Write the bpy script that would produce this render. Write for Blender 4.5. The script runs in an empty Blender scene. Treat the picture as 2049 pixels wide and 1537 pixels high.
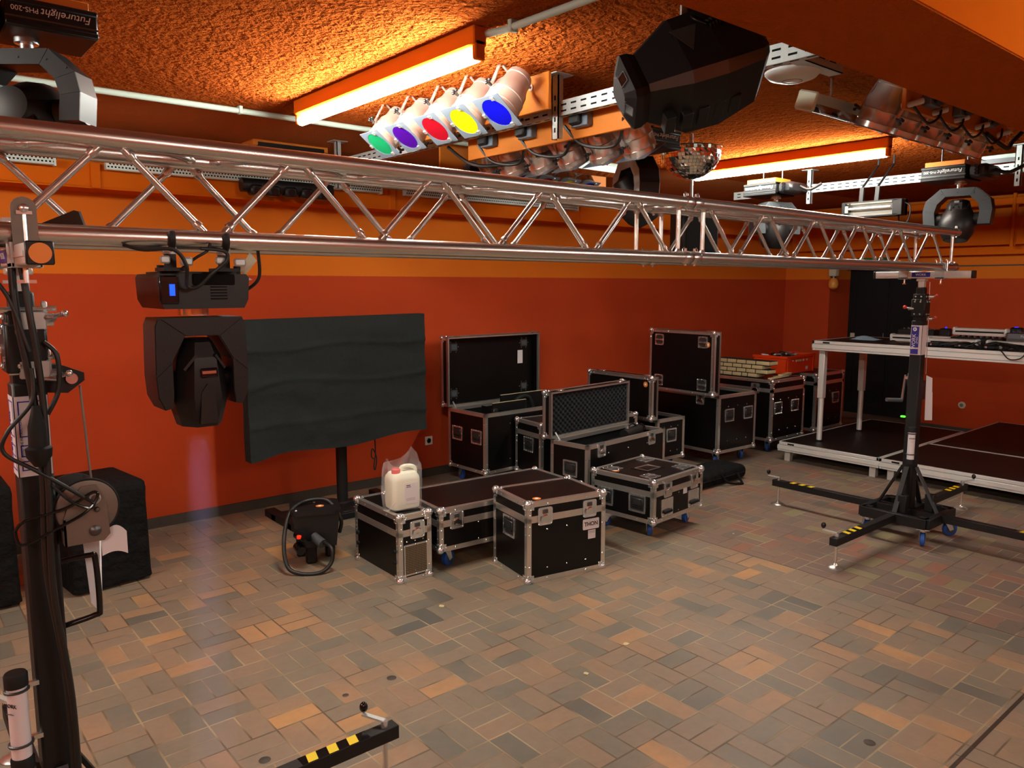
import bpy, bmesh, math, random
from mathutils import Matrix, Vector
random.seed(7)
SC = bpy.context.scene
COL = SC.collection
PI = math.pi
R = math.radians

# ------------------------------------------------------------------ camera
cam_d = bpy.data.cameras.new('camera')
cam = bpy.data.objects.new('camera', cam_d)
COL.objects.link(cam)
cam_d.sensor_width = 36.0
cam_d.lens = 1540.0 / 2049.0 * 36.0
cam_d.clip_start = 0.02
cam_d.clip_end = 60
cam.location = (0, 0, 1.76)
cam.rotation_euler = (R(90 - 7.33), 0, R(50.0 - 90.0))
SC.camera = cam

# ------------------------------------------------------------------ view, world
SC.view_settings.view_transform = 'Standard'
SC.view_settings.look = 'None'
SC.view_settings.gamma = 1.0
SC.view_settings.use_curve_mapping = False
SC.view_settings.exposure = 0.72
w = bpy.data.worlds.new('world')
SC.world = w
w.use_nodes = True
w.node_tree.nodes['Background'].inputs['Color'].default_value = (1.0, 0.8, 0.65, 1)
w.node_tree.nodes['Background'].inputs['Strength'].default_value = 0.02
try:
    SC.cycles.use_denoising = True
    SC.cycles.max_bounces = 8
    SC.cycles.sample_clamp_indirect = 6.0
    SC.cycles.caustics_reflective = False
    SC.cycles.caustics_refractive = False
except Exception:
    pass
TUBE_EMIT = 100.0         # luminance of the fluorescent tubes
TUBE_COL = (0.92, 1.0, 0.92)
LAMP_SPOTS = [(1.925, 3.30), (5.45, 3.30), (-1.6, 3.30), (1.925, -1.25), (5.45, -1.25), (-1.6, -1.25)]  # beyond the visible pair, tubes are guessed and added for overall light
SPOT_W = 55.0             # the moving head's narrow beam

# ------------------------------------------------------------------ mesh builder
class MB:
    def __init__(s, M=None):
        s.v = []; s.f = []; s.mi = []; s.mats = []
        s.M = M.copy() if M else Matrix.Identity(4)
    def add(s, vs, fs, mat, M=None):
        if mat not in s.mats: s.mats.append(mat)
        k = s.mats.index(mat); o = len(s.v)
        T = s.M @ M if M else s.M
        s.v += [T @ Vector(p) for p in vs]
        s.f += [tuple(o + i for i in f) for f in fs]
        s.mi += [k] * len(fs)
        return s
    def box(s, c, sz, mat, bev=0.0, M=None):
        h = [x * 0.5 for x in sz]
        if bev <= 0:
            vs = [(c[0] + h[0] * i, c[1] + h[1] * j, c[2] + h[2] * k) for i in (-1, 1) for j in (-1, 1) for k in (-1, 1)]
            fs = [(0, 1, 3, 2), (4, 6, 7, 5), (0, 4, 5, 1), (2, 3, 7, 6), (0, 2, 6, 4), (1, 5, 7, 3)]
            return s.add(vs, fs, mat, M)
        bev = min(bev, min(h) * 0.95)
        idx = {}; vs = []
        for i in (-1, 1):
            for j in (-1, 1):
                for k in (-1, 1):
                    sg = (i, j, k)
                    for a in range(3):
                        p = [c[b] + sg[b] * (h[b] if b == a else h[b] - bev) for b in range(3)]
                        idx[(sg, a)] = len(vs); vs.append(p)
        fs = []
        for a in range(3):
            b, d = [(1, 2), (2, 0), (0, 1)][a]
            for sa in (-1, 1):
                ring = []
                for sb, sd in ((-1, -1), (1, -1), (1, 1), (-1, 1)):
                    sg = [0, 0, 0]; sg[a] = sa; sg[b] = sb; sg[d] = sd
                    ring.append(idx[(tuple(sg), a)])
                fs.append(tuple(ring if sa > 0 else ring[::-1]))
            for sb in (-1, 1):
                for sd in (-1, 1):
                    s0 = [0, 0, 0]; s0[a] = -1; s0[b] = sb; s0[d] = sd
                    s1 = list(s0); s1[a] = 1
                    s0 = tuple(s0); s1 = tuple(s1)
                    fs.append((idx[(s0, b)], idx[(s1, b)], idx[(s1, d)], idx[(s0, d)]))
        for i in (-1, 1):
            for j in (-1, 1):
                for k in (-1, 1):
                    fs.append(tuple(idx[((i, j, k), a)] for a in range(3)))
        return s.add(vs, fs, mat, M)
    def bb(s, a, b, mat, bev=0.0, M=None):
        return s.box([(a[i] + b[i]) / 2 for i in range(3)], [abs(b[i] - a[i]) for i in range(3)], mat, bev, M)
    def bar(s, p0, p1, wd, ht, mat, up=(0, 0, 1), M=None):
        p0 = Vector(p0); p1 = Vector(p1); x = (p1 - p0); L = x.length; x.normalize()
        upv = Vector(up)
        y = upv.cross(x)
        if y.length < 1e-4: y = Vector((0, 1, 0)).cross(x)
        y.normalize(); z = x.cross(y)
        T = Matrix((x, y, z)).transposed().to_4x4(); T.translation = (p0 + p1) / 2
        return s.box((0, 0, 0), (L, wd, ht), mat, 0, M @ T if M else T)
    def lathe(s, prof, mat, o=(0, 0, 0), ax=(0, 0, 1), n=20, M=None):
        z = Vector(ax).normalized()
        t = Vector((1, 0, 0)) if abs(z.x) < 0.9 else Vector((0, 1, 0))
        x = (t - z * t.dot(z)).normalized(); y = z.cross(x); o = Vector(o)
        vs = []; fs = []
        for r, h in prof:
            for i in range(n):
                a = 2 * PI * i / n
                vs.append(o + z * h + (x * math.cos(a) + y * math.sin(a)) * max(r, 1e-5))
        for j in range(len(prof) - 1):
            for i in range(n):
                i2 = (i + 1) % n
                fs.append((j * n + i, j * n + i2, (j + 1) * n + i2, (j + 1) * n + i))
        if prof[0][0] > 1e-4: fs.append(tuple(range(n))[::-1])
        if prof[-1][0] > 1e-4: fs.append(tuple((len(prof) - 1) * n + i for i in range(n)))
        return s.add(vs, fs, mat, M)
    def tube(s, p0, p1, r, mat, n=12, r1=None, M=None):
        p0 = Vector(p0); p1 = Vector(p1); d = p1 - p0
        return s.lathe([(r, 0), (r if r1 is None else r1, d.length)], mat, p0, d, n, M)
    def path(s, pts, r, mat, n=8, closed=False, M=None):
        P = [Vector(p) for p in pts]; N = len(P)
        vs = []; fs = []; prev = None
        for i, p in enumerate(P):
            if closed: t = P[(i + 1) % N] - P[i - 1]
            else: t = P[min(i + 1, N - 1)] - P[max(i - 1, 0)]
            t.normalize()
            if prev is None:
                u = Vector((0, 0, 1)) if abs(t.z) < 0.9 else Vector((1, 0, 0))
            else: u = prev
            u = (u - t * u.dot(t)).normalized(); prev = u; w2 = t.cross(u)
            for k in range(n):
                a = 2 * PI * k / n
                vs.append(p + (u * math.cos(a) + w2 * math.sin(a)) * r)
        for i in range(N if closed else N - 1):
            i2 = (i + 1) % N
            for k in range(n):
                k2 = (k + 1) % n
                fs.append((i * n + k, i * n + k2, i2 * n + k2, i2 * n + k))
        if not closed:
            fs.append(tuple(range(n))[::-1]); fs.append(tuple((N - 1) * n + k for k in range(n)))
        return s.add(vs, fs, mat, M)
    def prism(s, poly, h, mat, M=None, h0=0.0):
        n = len(poly)
        vs = [(p[0], p[1], h0) for p in poly] + [(p[0], p[1], h) for p in poly]
        fs = [tuple(range(n))[::-1], tuple(range(n, 2 * n))] + [(i, (i + 1) % n, n + (i + 1) % n, n + i) for i in range(n)]
        return s.add(vs, fs, mat, M)
    def ring(s, outer, inner, h, mat, M=None):
        n = len(outer)
        vs = [(p[0], p[1], 0) for p in outer] + [(p[0], p[1], 0) for p in inner] + [(p[0], p[1], h) for p in outer] + [(p[0], p[1], h) for p in inner]
        fs = []
        for i in range(n):
            j = (i + 1) % n
            fs += [(i, j, n + j, n + i), (2 * n + i, 2 * n + j, 3 * n + j, 3 * n + i), (i, j, 2 * n + j, 2 * n + i), (n + i, n + j, 3 * n + j, 3 * n + i)]
        return s.add(vs, fs, mat, M)
    def sph(s, c, r, mat, n=12, sc=(1, 1, 1), M=None):
        m = max(4, n // 2); vs = [(c[0], c[1], c[2] - r * sc[2])]; fs = []
        for j in range(1, m):
            b = -PI / 2 + PI * j / m
            for i in range(n):
                a = 2 * PI * i / n
                vs.append((c[0] + r * sc[0] * math.cos(b) * math.cos(a), c[1] + r * sc[1] * math.cos(b) * math.sin(a), c[2] + r * sc[2] * math.sin(b)))
        vs.append((c[0], c[1], c[2] + r * sc[2])); top = len(vs) - 1
        for i in range(n):
            i2 = (i + 1) % n
            fs.append((0, 1 + i2, 1 + i)); fs.append((top, 1 + (m - 2) * n + i, 1 + (m - 2) * n + i2))
            for j in range(m - 2):
                fs.append((1 + j * n + i, 1 + j * n + i2, 1 + (j + 1) * n + i2, 1 + (j + 1) * n + i))
        return s.add(vs, fs, mat, M)
    def grid(s, fn, nu, nv, mat, M=None):
        vs = [fn(i / nu, j / nv) for j in range(nv + 1) for i in range(nu + 1)]
        fs = [(j * (nu + 1) + i, j * (nu + 1) + i + 1, (j + 1) * (nu + 1) + i + 1, (j + 1) * (nu + 1) + i) for j in range(nv) for i in range(nu)]
        return s.add(vs, fs, mat, M)
    def build(s, name, parent=None, smooth=True, angle=38, loc=None):
        me = bpy.data.meshes.new(name)
        me.from_pydata([tuple(v) for v in s.v], [], s.f)
        for m in s.mats: me.materials.append(MAT[m])
        me.polygons.foreach_set('material_index', s.mi)
        bm = bmesh.new(); bm.from_mesh(me)
        bmesh.ops.recalc_face_normals(bm, faces=bm.faces)
        bm.to_mesh(me); bm.free()
        if smooth:
            me.polygons.foreach_set('use_smooth', [True] * len(me.polygons))
            me.set_sharp_from_angle(angle=R(angle))
        o = bpy.data.objects.new(name, me)
        COL.objects.link(o)
        if parent: o.parent = parent
        if loc: o.location = loc
        return o

def rrect(w_, h_, r, k=3, cx=0, cy=0):
    out = []
    for sx, sy, a0 in ((1, 1, 0), (-1, 1, 90), (-1, -1, 180), (1, -1, 270)):
        for i in range(k + 1):
            a = R(a0 + 90 * i / k)
            out.append((cx + sx * (w_ / 2 - r) + r * math.cos(a), cy + sy * (h_ / 2 - r) + r * math.sin(a)))
    return out

def frame(o, u, v, n):
    T = Matrix((Vector(u), Vector(v), Vector(n))).transposed().to_4x4(); T.translation = Vector(o); return T

def tag(o, label, cat, group=None, kind=None):
    o['label'] = label
    if cat: o['category'] = cat
    if group: o['group'] = group
    if kind: o['kind'] = kind
    return o

def thing(name, label, cat, loc=(0, 0, 0), rz=0.0, group=None, kind=None):
    o = bpy.data.objects.new(name, None); o.empty_display_size = 0.1
    COL.objects.link(o); o.location = loc; o.rotation_euler = (0, 0, rz)
    return tag(o, label, cat, group, kind)

def struct(o):
    o['kind'] = 'structure'; return o

def dup(root, loc=None, rot=None, label=None):
    def cp(o, par):
        c = o.copy(); COL.objects.link(c)
        if par: c.parent = par
        for ch in [x for x in bpy.data.objects if x.parent == o]: cp(ch, c)
        return c
    r = cp(root, None)
    if loc is not None: r.location = loc
    if rot is not None: r.rotation_euler = rot
    if label: r['label'] = label
    return r

def text(body, size, mat, M, name='lettering', parent=None, ext=0.0006, sx=1.0, shear=0.0, bold=0.0):
    cu = bpy.data.curves.new('t', 'FONT'); cu.body = body; cu.size = size; cu.extrude = ext
    cu.align_x = 'CENTER'; cu.align_y = 'CENTER'; cu.shear = shear; cu.offset = bold; cu.resolution_u = 3
    t = bpy.data.objects.new('t', cu); COL.objects.link(t)
    dg = bpy.context.evaluated_depsgraph_get(); dg.update()
    me = bpy.data.meshes.new_from_object(t.evaluated_get(dg))
    bpy.data.objects.remove(t); bpy.data.curves.remove(cu)
    me.transform(M @ Matrix.Diagonal((sx, 1, 1, 1)))
    me.materials.clear(); me.materials.append(MAT[mat]); me.name = name
    o = bpy.data.objects.new(name, me); COL.objects.link(o)
    if parent: o.parent = parent
    return o

def arc(c, r, a0, a1, n, u=(1, 0, 0), v=(0, 0, 1)):
    c = Vector(c); u = Vector(u); v = Vector(v)
    return [c + u * r * math.cos(R(a0 + (a1 - a0) * i / n)) + v * r * math.sin(R(a0 + (a1 - a0) * i / n)) for i in range(n + 1)]

def spline(pts, k=6, closed=False):
    P = [Vector(p) for p in pts]; out = []; N = len(P)
    rng = range(N) if closed else range(N - 1)
    for i in rng:
        if closed: a, b, c, d = P[i - 1], P[i], P[(i + 1) % N], P[(i + 2) % N]
        else: a, b, c, d = P[max(i - 1, 0)], P[i], P[i + 1], P[min(i + 2, N - 1)]
        for j in range(k):
            t = j / k
            out.append(0.5 * ((2 * b) + (c - a) * t + (2 * a - 5 * b + 4 * c - d) * t * t + (3 * b - a - 3 * c + d) * t ** 3))
    if not closed: out.append(P[-1])
    return out

# ------------------------------------------------------------------ materials
MAT = {}
def lin(c):
    return tuple((x / 255 / 12.92 if x / 255 <= 0.04045 else ((x / 255 + 0.055) / 1.055) ** 2.4) for x in c)
def mat(name, col, rough=0.5, metal=0.0, spec=0.5, noise=0.0, nscale=40.0, bump=0.0, bscale=60.0, bdist=0.01, trans=0.0, alpha=1.0, emit=None, estr=0.0, coat=0.0, srgb=True):
    m = bpy.data.materials.new(name); m.use_nodes = True
    nt = m.node_tree; b = nt.nodes['Principled BSDF']
    c = lin(col) if srgb else col
    b.inputs['Base Color'].default_value = (*c, 1)
    b.inputs['Roughness'].default_value = rough
    b.inputs['Metallic'].default_value = metal
    b.inputs['Specular IOR Level'].default_value = spec
    b.inputs['Transmission Weight'].default_value = trans
    b.inputs['Alpha'].default_value = alpha
    b.inputs['Coat Weight'].default_value = coat
    if emit:
        b.inputs['Emission Color'].default_value = (*lin(emit), 1); b.inputs['Emission Strength'].default_value = estr
    if noise or bump:
        tc = nt.nodes.new('ShaderNodeTexCoord')
    if noise:
        n = nt.nodes.new('ShaderNodeTexNoise'); n.inputs['Scale'].default_value = nscale; n.inputs['Detail'].default_value = 5
        nt.links.new(tc.outputs['Object'], n.inputs['Vector'])
        mx = nt.nodes.new('ShaderNodeMix'); mx.data_type = 'RGBA'
        mx.inputs[6].default_value = (*[x * (1 - noise) for x in c], 1); mx.inputs[7].default_value = (*[min(1, x * (1 + noise)) for x in c], 1)
        nt.links.new(n.outputs['Fac'], mx.inputs[0]); nt.links.new(mx.outputs[2], b.inputs['Base Color'])
    if bump:
        n2 = nt.nodes.new('ShaderNodeTexNoise'); n2.inputs['Scale'].default_value = bscale; n2.inputs['Detail'].default_value = 4
        nt.links.new(tc.outputs['Object'], n2.inputs['Vector'])
        bp = nt.nodes.new('ShaderNodeBump'); bp.inputs['Strength'].default_value = bump; bp.inputs['Distance'].default_value = bdist
        nt.links.new(n2.outputs['Fac'], bp.inputs['Height']); nt.links.new(bp.outputs['Normal'], b.inputs['Normal'])
    MAT[name] = m
    return m

mat('laminate', (11, 9, 9), 0.36, spec=0.30, noise=0.25, nscale=9, bump=0.06, bscale=500, bdist=0.001)
mat('aluminium', (222, 216, 208), 0.30, 0.88, noise=0.08, nscale=30)
mat('truss_alu', (216, 210, 204), 0.27, 0.95)
mat('stage_alu', (220, 217, 212), 0.42, 0.4, noise=0.05)
mat('steel', (226, 230, 232), 0.24, 0.92, noise=0.10, nscale=50)
mat('chrome', (225, 222, 218), 0.1, 1.0, noise=0.05, nscale=18)
mat('par_steel', (226, 218, 210), 0.26, 0.78, noise=0.08, nscale=14, bump=0.05, bscale=30, bdist=0.002)
mat('par_satin', (186, 160, 146), 0.45, 0.5, noise=0.08, nscale=14)
mat('winch_plate', (120, 108, 98), 0.5, 0.5, noise=0.12, nscale=40)
mat('grille_bronze', (138, 120, 96), 0.5, 0.3)
mat('dark_steel', (96, 98, 100), 0.4, 0.9)
mat('galvanised', (196, 200, 198), 0.45, 0.55, noise=0.12, nscale=60)
mat('black_plastic', (22, 21, 22), 0.42, spec=0.42, bump=0.05, bscale=400, bdist=0.001)
mat('black_gloss', (16, 16, 18), 0.16, spec=0.5)
mat('black_coat', (20, 20, 21), 0.5, spec=0.35, bump=0.08, bscale=300, bdist=0.001)
mat('fixture_body', (17, 16, 17), 0.6, spec=0.3, noise=0.1)
mat('grey_coat', (72, 76, 79), 0.55, spec=0.3)
mat('inside_black', (9, 9, 9), 0.85, spec=0.2)
mat('foam', (40, 41, 44), 0.95, spec=0.1)
mat('cloth', (38, 43, 43), 0.92, spec=0.15, noise=0.12, nscale=6, bump=0.5, bscale=7, bdist=0.05)
mat('bag_cloth', (17, 17, 18), 0.85, spec=0.15, bump=0.9, bscale=12, bdist=0.04)
mat('rubber', (20, 20, 20), 0.65, spec=0.3)
mat('cable', (22, 21, 20), 0.45, spec=0.5)
mat('wheel_blue', (32, 84, 168), 0.5)
mat('yellow_tape', (236, 200, 20), 0.5)
mat('label_white', (222, 212, 214), 0.5)
mat('label_blue', (40, 40, 150), 0.45)
mat('ink', (30, 28, 30), 0.6)
mat('grey_ink', (120, 114, 116), 0.6)
mat('lettering_white', (240, 238, 232), 0.5)
mat('sticker_orange', (236, 132, 48), 0.5)
mat('crate_orange', (232, 66, 16), 0.45, spec=0.4)
mat('cap_red', (224, 58, 44), 0.4)
mat('jerrycan', (232, 228, 204), 0.4, spec=0.4)
mat('clear_film', (255, 250, 250), 0.08, spec=0.6, alpha=0.16, bump=0.7, bscale=16, bdist=0.02)
mat('paper', (226, 220, 222), 0.7)
mat('cream_plastic', (208, 200, 172), 0.5)
mat('white_plastic', (226, 226, 224), 0.4)
mat('pale_metal', (206, 216, 210), 0.5, 0.2)
mat('pipe_grey', (190, 200, 186), 0.5)
mat('dark_wood', (40, 32, 24), 0.8)
mat('pale_wood', (206, 190, 146), 0.7, noise=0.15, nscale=14)
mat('orange_board', (214, 122, 40), 0.6, spec=0.3, noise=0.06, nscale=5)
mat('grey_card', (104, 112, 124), 0.5, 0.2)
mat('gel_blue', (10, 12, 190), 0.22, spec=0.6, trans=0.3)
mat('gel_yellow', (240, 214, 10), 0.22, spec=0.6, trans=0.3)
mat('gel_red', (170, 14, 30), 0.22, spec=0.6, trans=0.3)
mat('gel_purple', (66, 8, 130), 0.22, spec=0.6, trans=0.3)
mat('gel_green', (0, 146, 92), 0.22, spec=0.6, trans=0.3)
mat('screen_blue', (10, 60, 220), 0.3, emit=(10, 70, 255), estr=1.3)
mat('led_blue', (30, 30, 255), 0.3, emit=(40, 40, 255), estr=1.2)
mat('led_red', (255, 40, 20), 0.3, emit=(255, 50, 20), estr=0.5)
mat('level_glow', (90, 255, 60), 0.3, emit=(90, 255, 60), estr=0.9)  # emission only brightens the spirit level, which is no lamp
mat('exit_green', (12, 78, 52), 0.4, emit=(16, 90, 60), estr=0.12)
mat('lamp_glass', (236, 150, 60), 0.4)
mat('blue_cloth', (128, 160, 178), 0.85, bump=0.3, bscale=30)
mat('deck_black', (20, 17, 16), 0.5, spec=0.25, noise=0.3, nscale=4, bump=0.1, bscale=400, bdist=0.001)
mat('door_black', (14, 14, 16), 0.6, spec=0.3)
mat('mirror', (240, 232, 222), 0.06, 1.0)
mat('strobe_glass', (210, 206, 198), 0.12, 0.85)
mat('skirting', (66, 58, 50), 0.6, noise=0.25, nscale=12)
mat('screw', (60, 58, 58), 0.5, 0.7)

# emission of the tubes
m = bpy.data.materials.new('tube_glow'); m.use_nodes = True
nt = m.node_tree; nt.nodes.clear()
e = nt.nodes.new('ShaderNodeEmission'); e.inputs[0].default_value = (*TUBE_COL, 1); e.inputs[1].default_value = TUBE_EMIT
o_ = nt.nodes.new('ShaderNodeOutputMaterial'); nt.links.new(e.outputs[0], o_.inputs[0]); MAT['tube_glow'] = m

def math_node(nt, op, a, b=None, c=None):
    n = nt.nodes.new('ShaderNodeMath'); n.operation = op
    for i, x in enumerate((a, b, c)):
        if x is None: continue
        if isinstance(x, (int, float)): n.inputs[i].default_value = x
        else: nt.links.new(x, n.inputs[i])
    return n.outputs[0]

def mixc(nt, f, a, b):
    n = nt.nodes.new('ShaderNodeMix'); n.data_type = 'RGBA'
    if isinstance(f, (int, float)): n.inputs[0].default_value = f
    else: nt.links.new(f, n.inputs[0])
    for i, x in ((6, a), (7, b)):
        if isinstance(x, tuple): n.inputs[i].default_value = (*x, 1)
        else: nt.links.new(x, n.inputs[i])
    return n.outputs[2]

def new_mat(name, rough=0.6, spec=0.4):
    m = bpy.data.materials.new(name); m.use_nodes = True; nt = m.node_tree
    if spec > 0:
        b = nt.nodes['Principled BSDF']; b.inputs['Roughness'].default_value = rough; b.inputs['Specular IOR Level'].default_value = spec
    else:   # fully matt paint
        nt.nodes.remove(nt.nodes['Principled BSDF']); b = nt.nodes.new('ShaderNodeBsdfDiffuse'); 
        nt.links.new(b.outputs[0], nt.nodes['Material Output'].inputs[0])
    g = nt.nodes.new('ShaderNodeNewGeometry'); MAT[name] = m
    return nt, b, g.outputs['Position']

def noise(nt, vec, scale, detail=4, rough=0.5):
    n = nt.nodes.new('ShaderNodeTexNoise'); n.inputs['Scale'].default_value = scale; n.inputs['Detail'].default_value = detail; n.inputs['Roughness'].default_value = rough
    nt.links.new(vec, n.inputs['Vector']); return n.outputs['Fac']

def ramp(nt, f, a, b):
    n = nt.nodes.new('ShaderNodeMapRange'); n.inputs[1].default_value = a; n.inputs[2].default_value = b; nt.links.new(f, n.inputs[0]); return n.outputs[0]

def bumpn(nt, b, h, s, d):
    n = nt.nodes.new('ShaderNodeBump'); n.inputs['Strength'].default_value = s; n.inputs['Distance'].default_value = d
    nt.links.new(h, n.inputs['Height']); nt.links.new(n.outputs[0], b.inputs['Normal'])

# painted wall: orange above, red below
nt, b, pos = new_mat('wall_paint', 0.55, 0)
sp = nt.nodes.new('ShaderNodeSeparateXYZ'); nt.links.new(pos, sp.inputs[0])
nz = noise(nt, pos, 1.3, 3)
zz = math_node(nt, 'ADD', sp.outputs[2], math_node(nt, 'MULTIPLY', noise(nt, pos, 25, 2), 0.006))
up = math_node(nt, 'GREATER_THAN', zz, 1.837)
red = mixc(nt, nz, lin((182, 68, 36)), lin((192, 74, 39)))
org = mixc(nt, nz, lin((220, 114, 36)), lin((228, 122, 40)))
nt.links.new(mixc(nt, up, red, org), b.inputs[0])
bumpn(nt, b, noise(nt, pos, 70, 3), 0.06, 0.004)

# sprayed ceiling plaster
def plaster(name, scale, strength, dist, c0, c1):
    nt, b, pos = new_mat(name, 0.9, 0)
    n1 = noise(nt, pos, scale, 3, 0.6); n2 = noise(nt, pos, scale * 0.42, 2); n3 = noise(nt, pos, 0.9, 3)
    v = nt.nodes.new('ShaderNodeTexVoronoi'); v.inputs['Scale'].default_value = scale * 0.75; nt.links.new(pos, v.inputs['Vector'])
    h = math_node(nt, 'ADD', math_node(nt, 'ADD', ramp(nt, n1, 0.35, 0.65), ramp(nt, n2, 0.35, 0.65)), math_node(nt, 'MULTIPLY', v.outputs['Distance'], -0.8))
    nt.links.new(mixc(nt, ramp(nt, n3, 0.3, 0.7), lin(c0), lin(c1)), b.inputs[0])
    bumpn(nt, b, h, strength, dist)
plaster('ceiling_plaster', 42, 1.0, 0.036, (206, 94, 36), (218, 104, 42))
plaster('smooth_plaster', 90, 0.6, 0.008, (196, 116, 66), (204, 124, 72))
plaster('beam_plaster', 110, 0.6, 0.008, (178, 84, 30), (190, 94, 34))
nt, b, pos = new_mat('orange_paint', 0.65, 0)
nt.links.new(mixc(nt, noise(nt, pos, 2.2, 3), lin((214, 100, 22)), lin((224, 110, 26))), b.inputs[0])

# basket-weave clinker floor
nt, b, pos = new_mat('floor_clinker', 0.5, 0.4)
sp = nt.nodes.new('ShaderNodeSeparateXYZ'); nt.links.new(pos, sp.inputs[0])
W_ = 0.2
u = math_node(nt, 'DIVIDE', math_node(nt, 'ADD', sp.outputs[0], 20 - 0.125), W_)
v = math_node(nt, 'DIVIDE', math_node(nt, 'ADD', sp.outputs[1], 20 - 0.199), W_)
iu = math_node(nt, 'FLOOR', u); iv = math_node(nt, 'FLOOR', v)
fu = math_node(nt, 'FRACT', u); fv = math_node(nt, 'FRACT', v)
par = math_node(nt, 'MODULO', math_node(nt, 'ADD', iu, iv), 2.0)
par = math_node(nt, 'GREATER_THAN', par, 0.5)
hu = math_node(nt, 'FLOOR', math_node(nt, 'MULTIPLY', fu, 2)); hv = math_node(nt, 'FLOOR', math_node(nt, 'MULTIPLY', fv, 2))
def edge(x, k):   # distance in metres to the nearest joint
    f = math_node(nt, 'FRACT', math_node(nt, 'MULTIPLY', x, k))
    return math_node(nt, 'MULTIPLY', math_node(nt, 'MINIMUM', f, math_node(nt, 'SUBTRACT', 1.0, f)), W_ / k)
e1u, e2u, e1v, e2v = edge(fu, 1), edge(fu, 2), edge(fv, 1), edge(fv, 2)
def sel(a, c):    # par ? a : c
    n = nt.nodes.new('ShaderNodeMix'); n.data_type = 'FLOAT'; nt.links.new(par, n.inputs[0])
    for i, x in ((2, c), (3, a)):
        if isinstance(x, (int, float)): n.inputs[i].default_value = x
        else: nt.links.new(x, n.inputs[i])
    return n.outputs[0]
dist = math_node(nt, 'MINIMUM', sel(e2u, e1u), sel(e1v, e2v))
wob = math_node(nt, 'MULTIPLY', noise(nt, pos, 18, 2), 0.003)
jw = math_node(nt, 'ADD', wob, 0.0022)
joint = math_node(nt, 'LESS_THAN', dist, jw)
cx = math_node(nt, 'ADD', math_node(nt, 'MULTIPLY', iu, 2), sel(hu, 0.0)); cy = math_node(nt, 'ADD', math_node(nt, 'MULTIPLY', iv, 2), sel(0.0, hv))
cmb = nt.nodes.new('ShaderNodeCombineXYZ'); nt.links.new(cx, cmb.inputs[0]); nt.links.new(cy, cmb.inputs[1])
wn = nt.nodes.new('ShaderNodeTexWhiteNoise'); wn.noise_dimensions = '2D'; nt.links.new(cmb.outputs[0], wn.inputs['Vector'])
sepc = nt.nodes.new('ShaderNodeSeparateColor'); nt.links.new(wn.outputs['Color'], sepc.inputs[0])
big = noise(nt, pos, 1.1, 2)
key = math_node(nt, 'ADD', math_node(nt, 'MULTIPLY', sepc.outputs[0], 0.72), math_node(nt, 'MULTIPLY', ramp(nt, big, 0.3, 0.7), 0.34))
cr = nt.nodes.new('ShaderNodeValToRGB'); nt.links.new(key, cr.inputs[0])
els = cr.color_ramp.elements
stops = [(0.0, (92, 92, 86)), (0.2, (118, 114, 102)), (0.38, (132, 122, 106)), (0.58, (140, 124, 106)), (0.74, (148, 126, 104)), (0.86, (168, 134, 102)), (0.97, (192, 146, 98))]
els[0].position = stops[0][0]; els[0].color = (*lin(stops[0][1]), 1); els[1].position = stops[-1][0]; els[1].color = (*lin(stops[-1][1]), 1)
for p_, c_ in stops[1:-1]:
    q_ = els.new(p_); q_.color = (*lin(c_), 1)
rr = nt.nodes.new('ShaderNodeValToRGB'); nt.links.new(sepc.outputs[1], rr.inputs[0])
els = rr.color_ramp.elements
els[0].color = (*lin((114, 102, 92)), 1); els[1].color = (*lin((146, 102, 84)), 1)
for p_, c_ in ((0.35, (128, 108, 96)), (0.6, (132, 110, 96)), (0.78, (140, 130, 98)), (0.85, (130, 106, 92))):
    q_ = els.new(p_); q_.color = (*lin(c_), 1)
side = math_node(nt, 'GREATER_THAN', sp.outputs[0], 4.33)
colr = mixc(nt, side, cr.outputs[0], rr.outputs[0])
mott = noise(nt, pos, 22, 6, 0.65)
dark = nt.nodes.new('ShaderNodeMix'); dark.data_type = 'RGBA'; dark.blend_type = 'MULTIPLY'; dark.inputs[0].default_value = 0.55
nt.links.new(colr, dark.inputs[6]); nt.links.new(mixc(nt, ramp(nt, mott, 0.25, 0.75), (0.62, 0.60, 0.58), (1.0, 1.0, 1.0)), dark.inputs[7])
jc = mixc(nt, ramp(nt, noise(nt, pos, 3.1, 2), 0.4, 0.6), lin((98, 82, 64)), lin((164, 144, 112)))
c2 = mixc(nt, joint, dark.outputs[2], jc)
cj = math_node(nt, 'MULTIPLY', math_node(nt, 'LESS_THAN', math_node(nt, 'ABSOLUTE', math_node(nt, 'SUBTRACT', sp.outputs[1], 0.972)), 0.008), math_node(nt, 'GREATER_THAN', sp.outputs[0], 2.2))
xj = math_node(nt, 'LESS_THAN', math_node(nt, 'ABSOLUTE', math_node(nt, 'SUBTRACT', sp.outputs[0], 4.33)), 0.004)
c3 = mixc(nt, math_node(nt, 'MAXIMUM', cj, xj), c2, lin((58, 46, 36)))
nt.links.new(c3, b.inputs['Base Color'])
hh = math_node(nt, 'ADD', math_node(nt, 'MINIMUM', math_node(nt, 'MULTIPLY', dist, 160), 1.0), math_node(nt, 'MULTIPLY', mott, 0.5))
bumpn(nt, b, hh, 0.35, 0.003)
nt.links.new(ramp(nt, mott, 0.0, 2.2), b.inputs['Roughness'])
rg = nt.nodes.new('ShaderNodeMapRange'); nt.links.new(mott, rg.inputs[0]); rg.inputs[3].default_value = 0.38; rg.inputs[4].default_value = 0.62
nt.links.new(rg.outputs[0], b.inputs['Roughness'])
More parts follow.
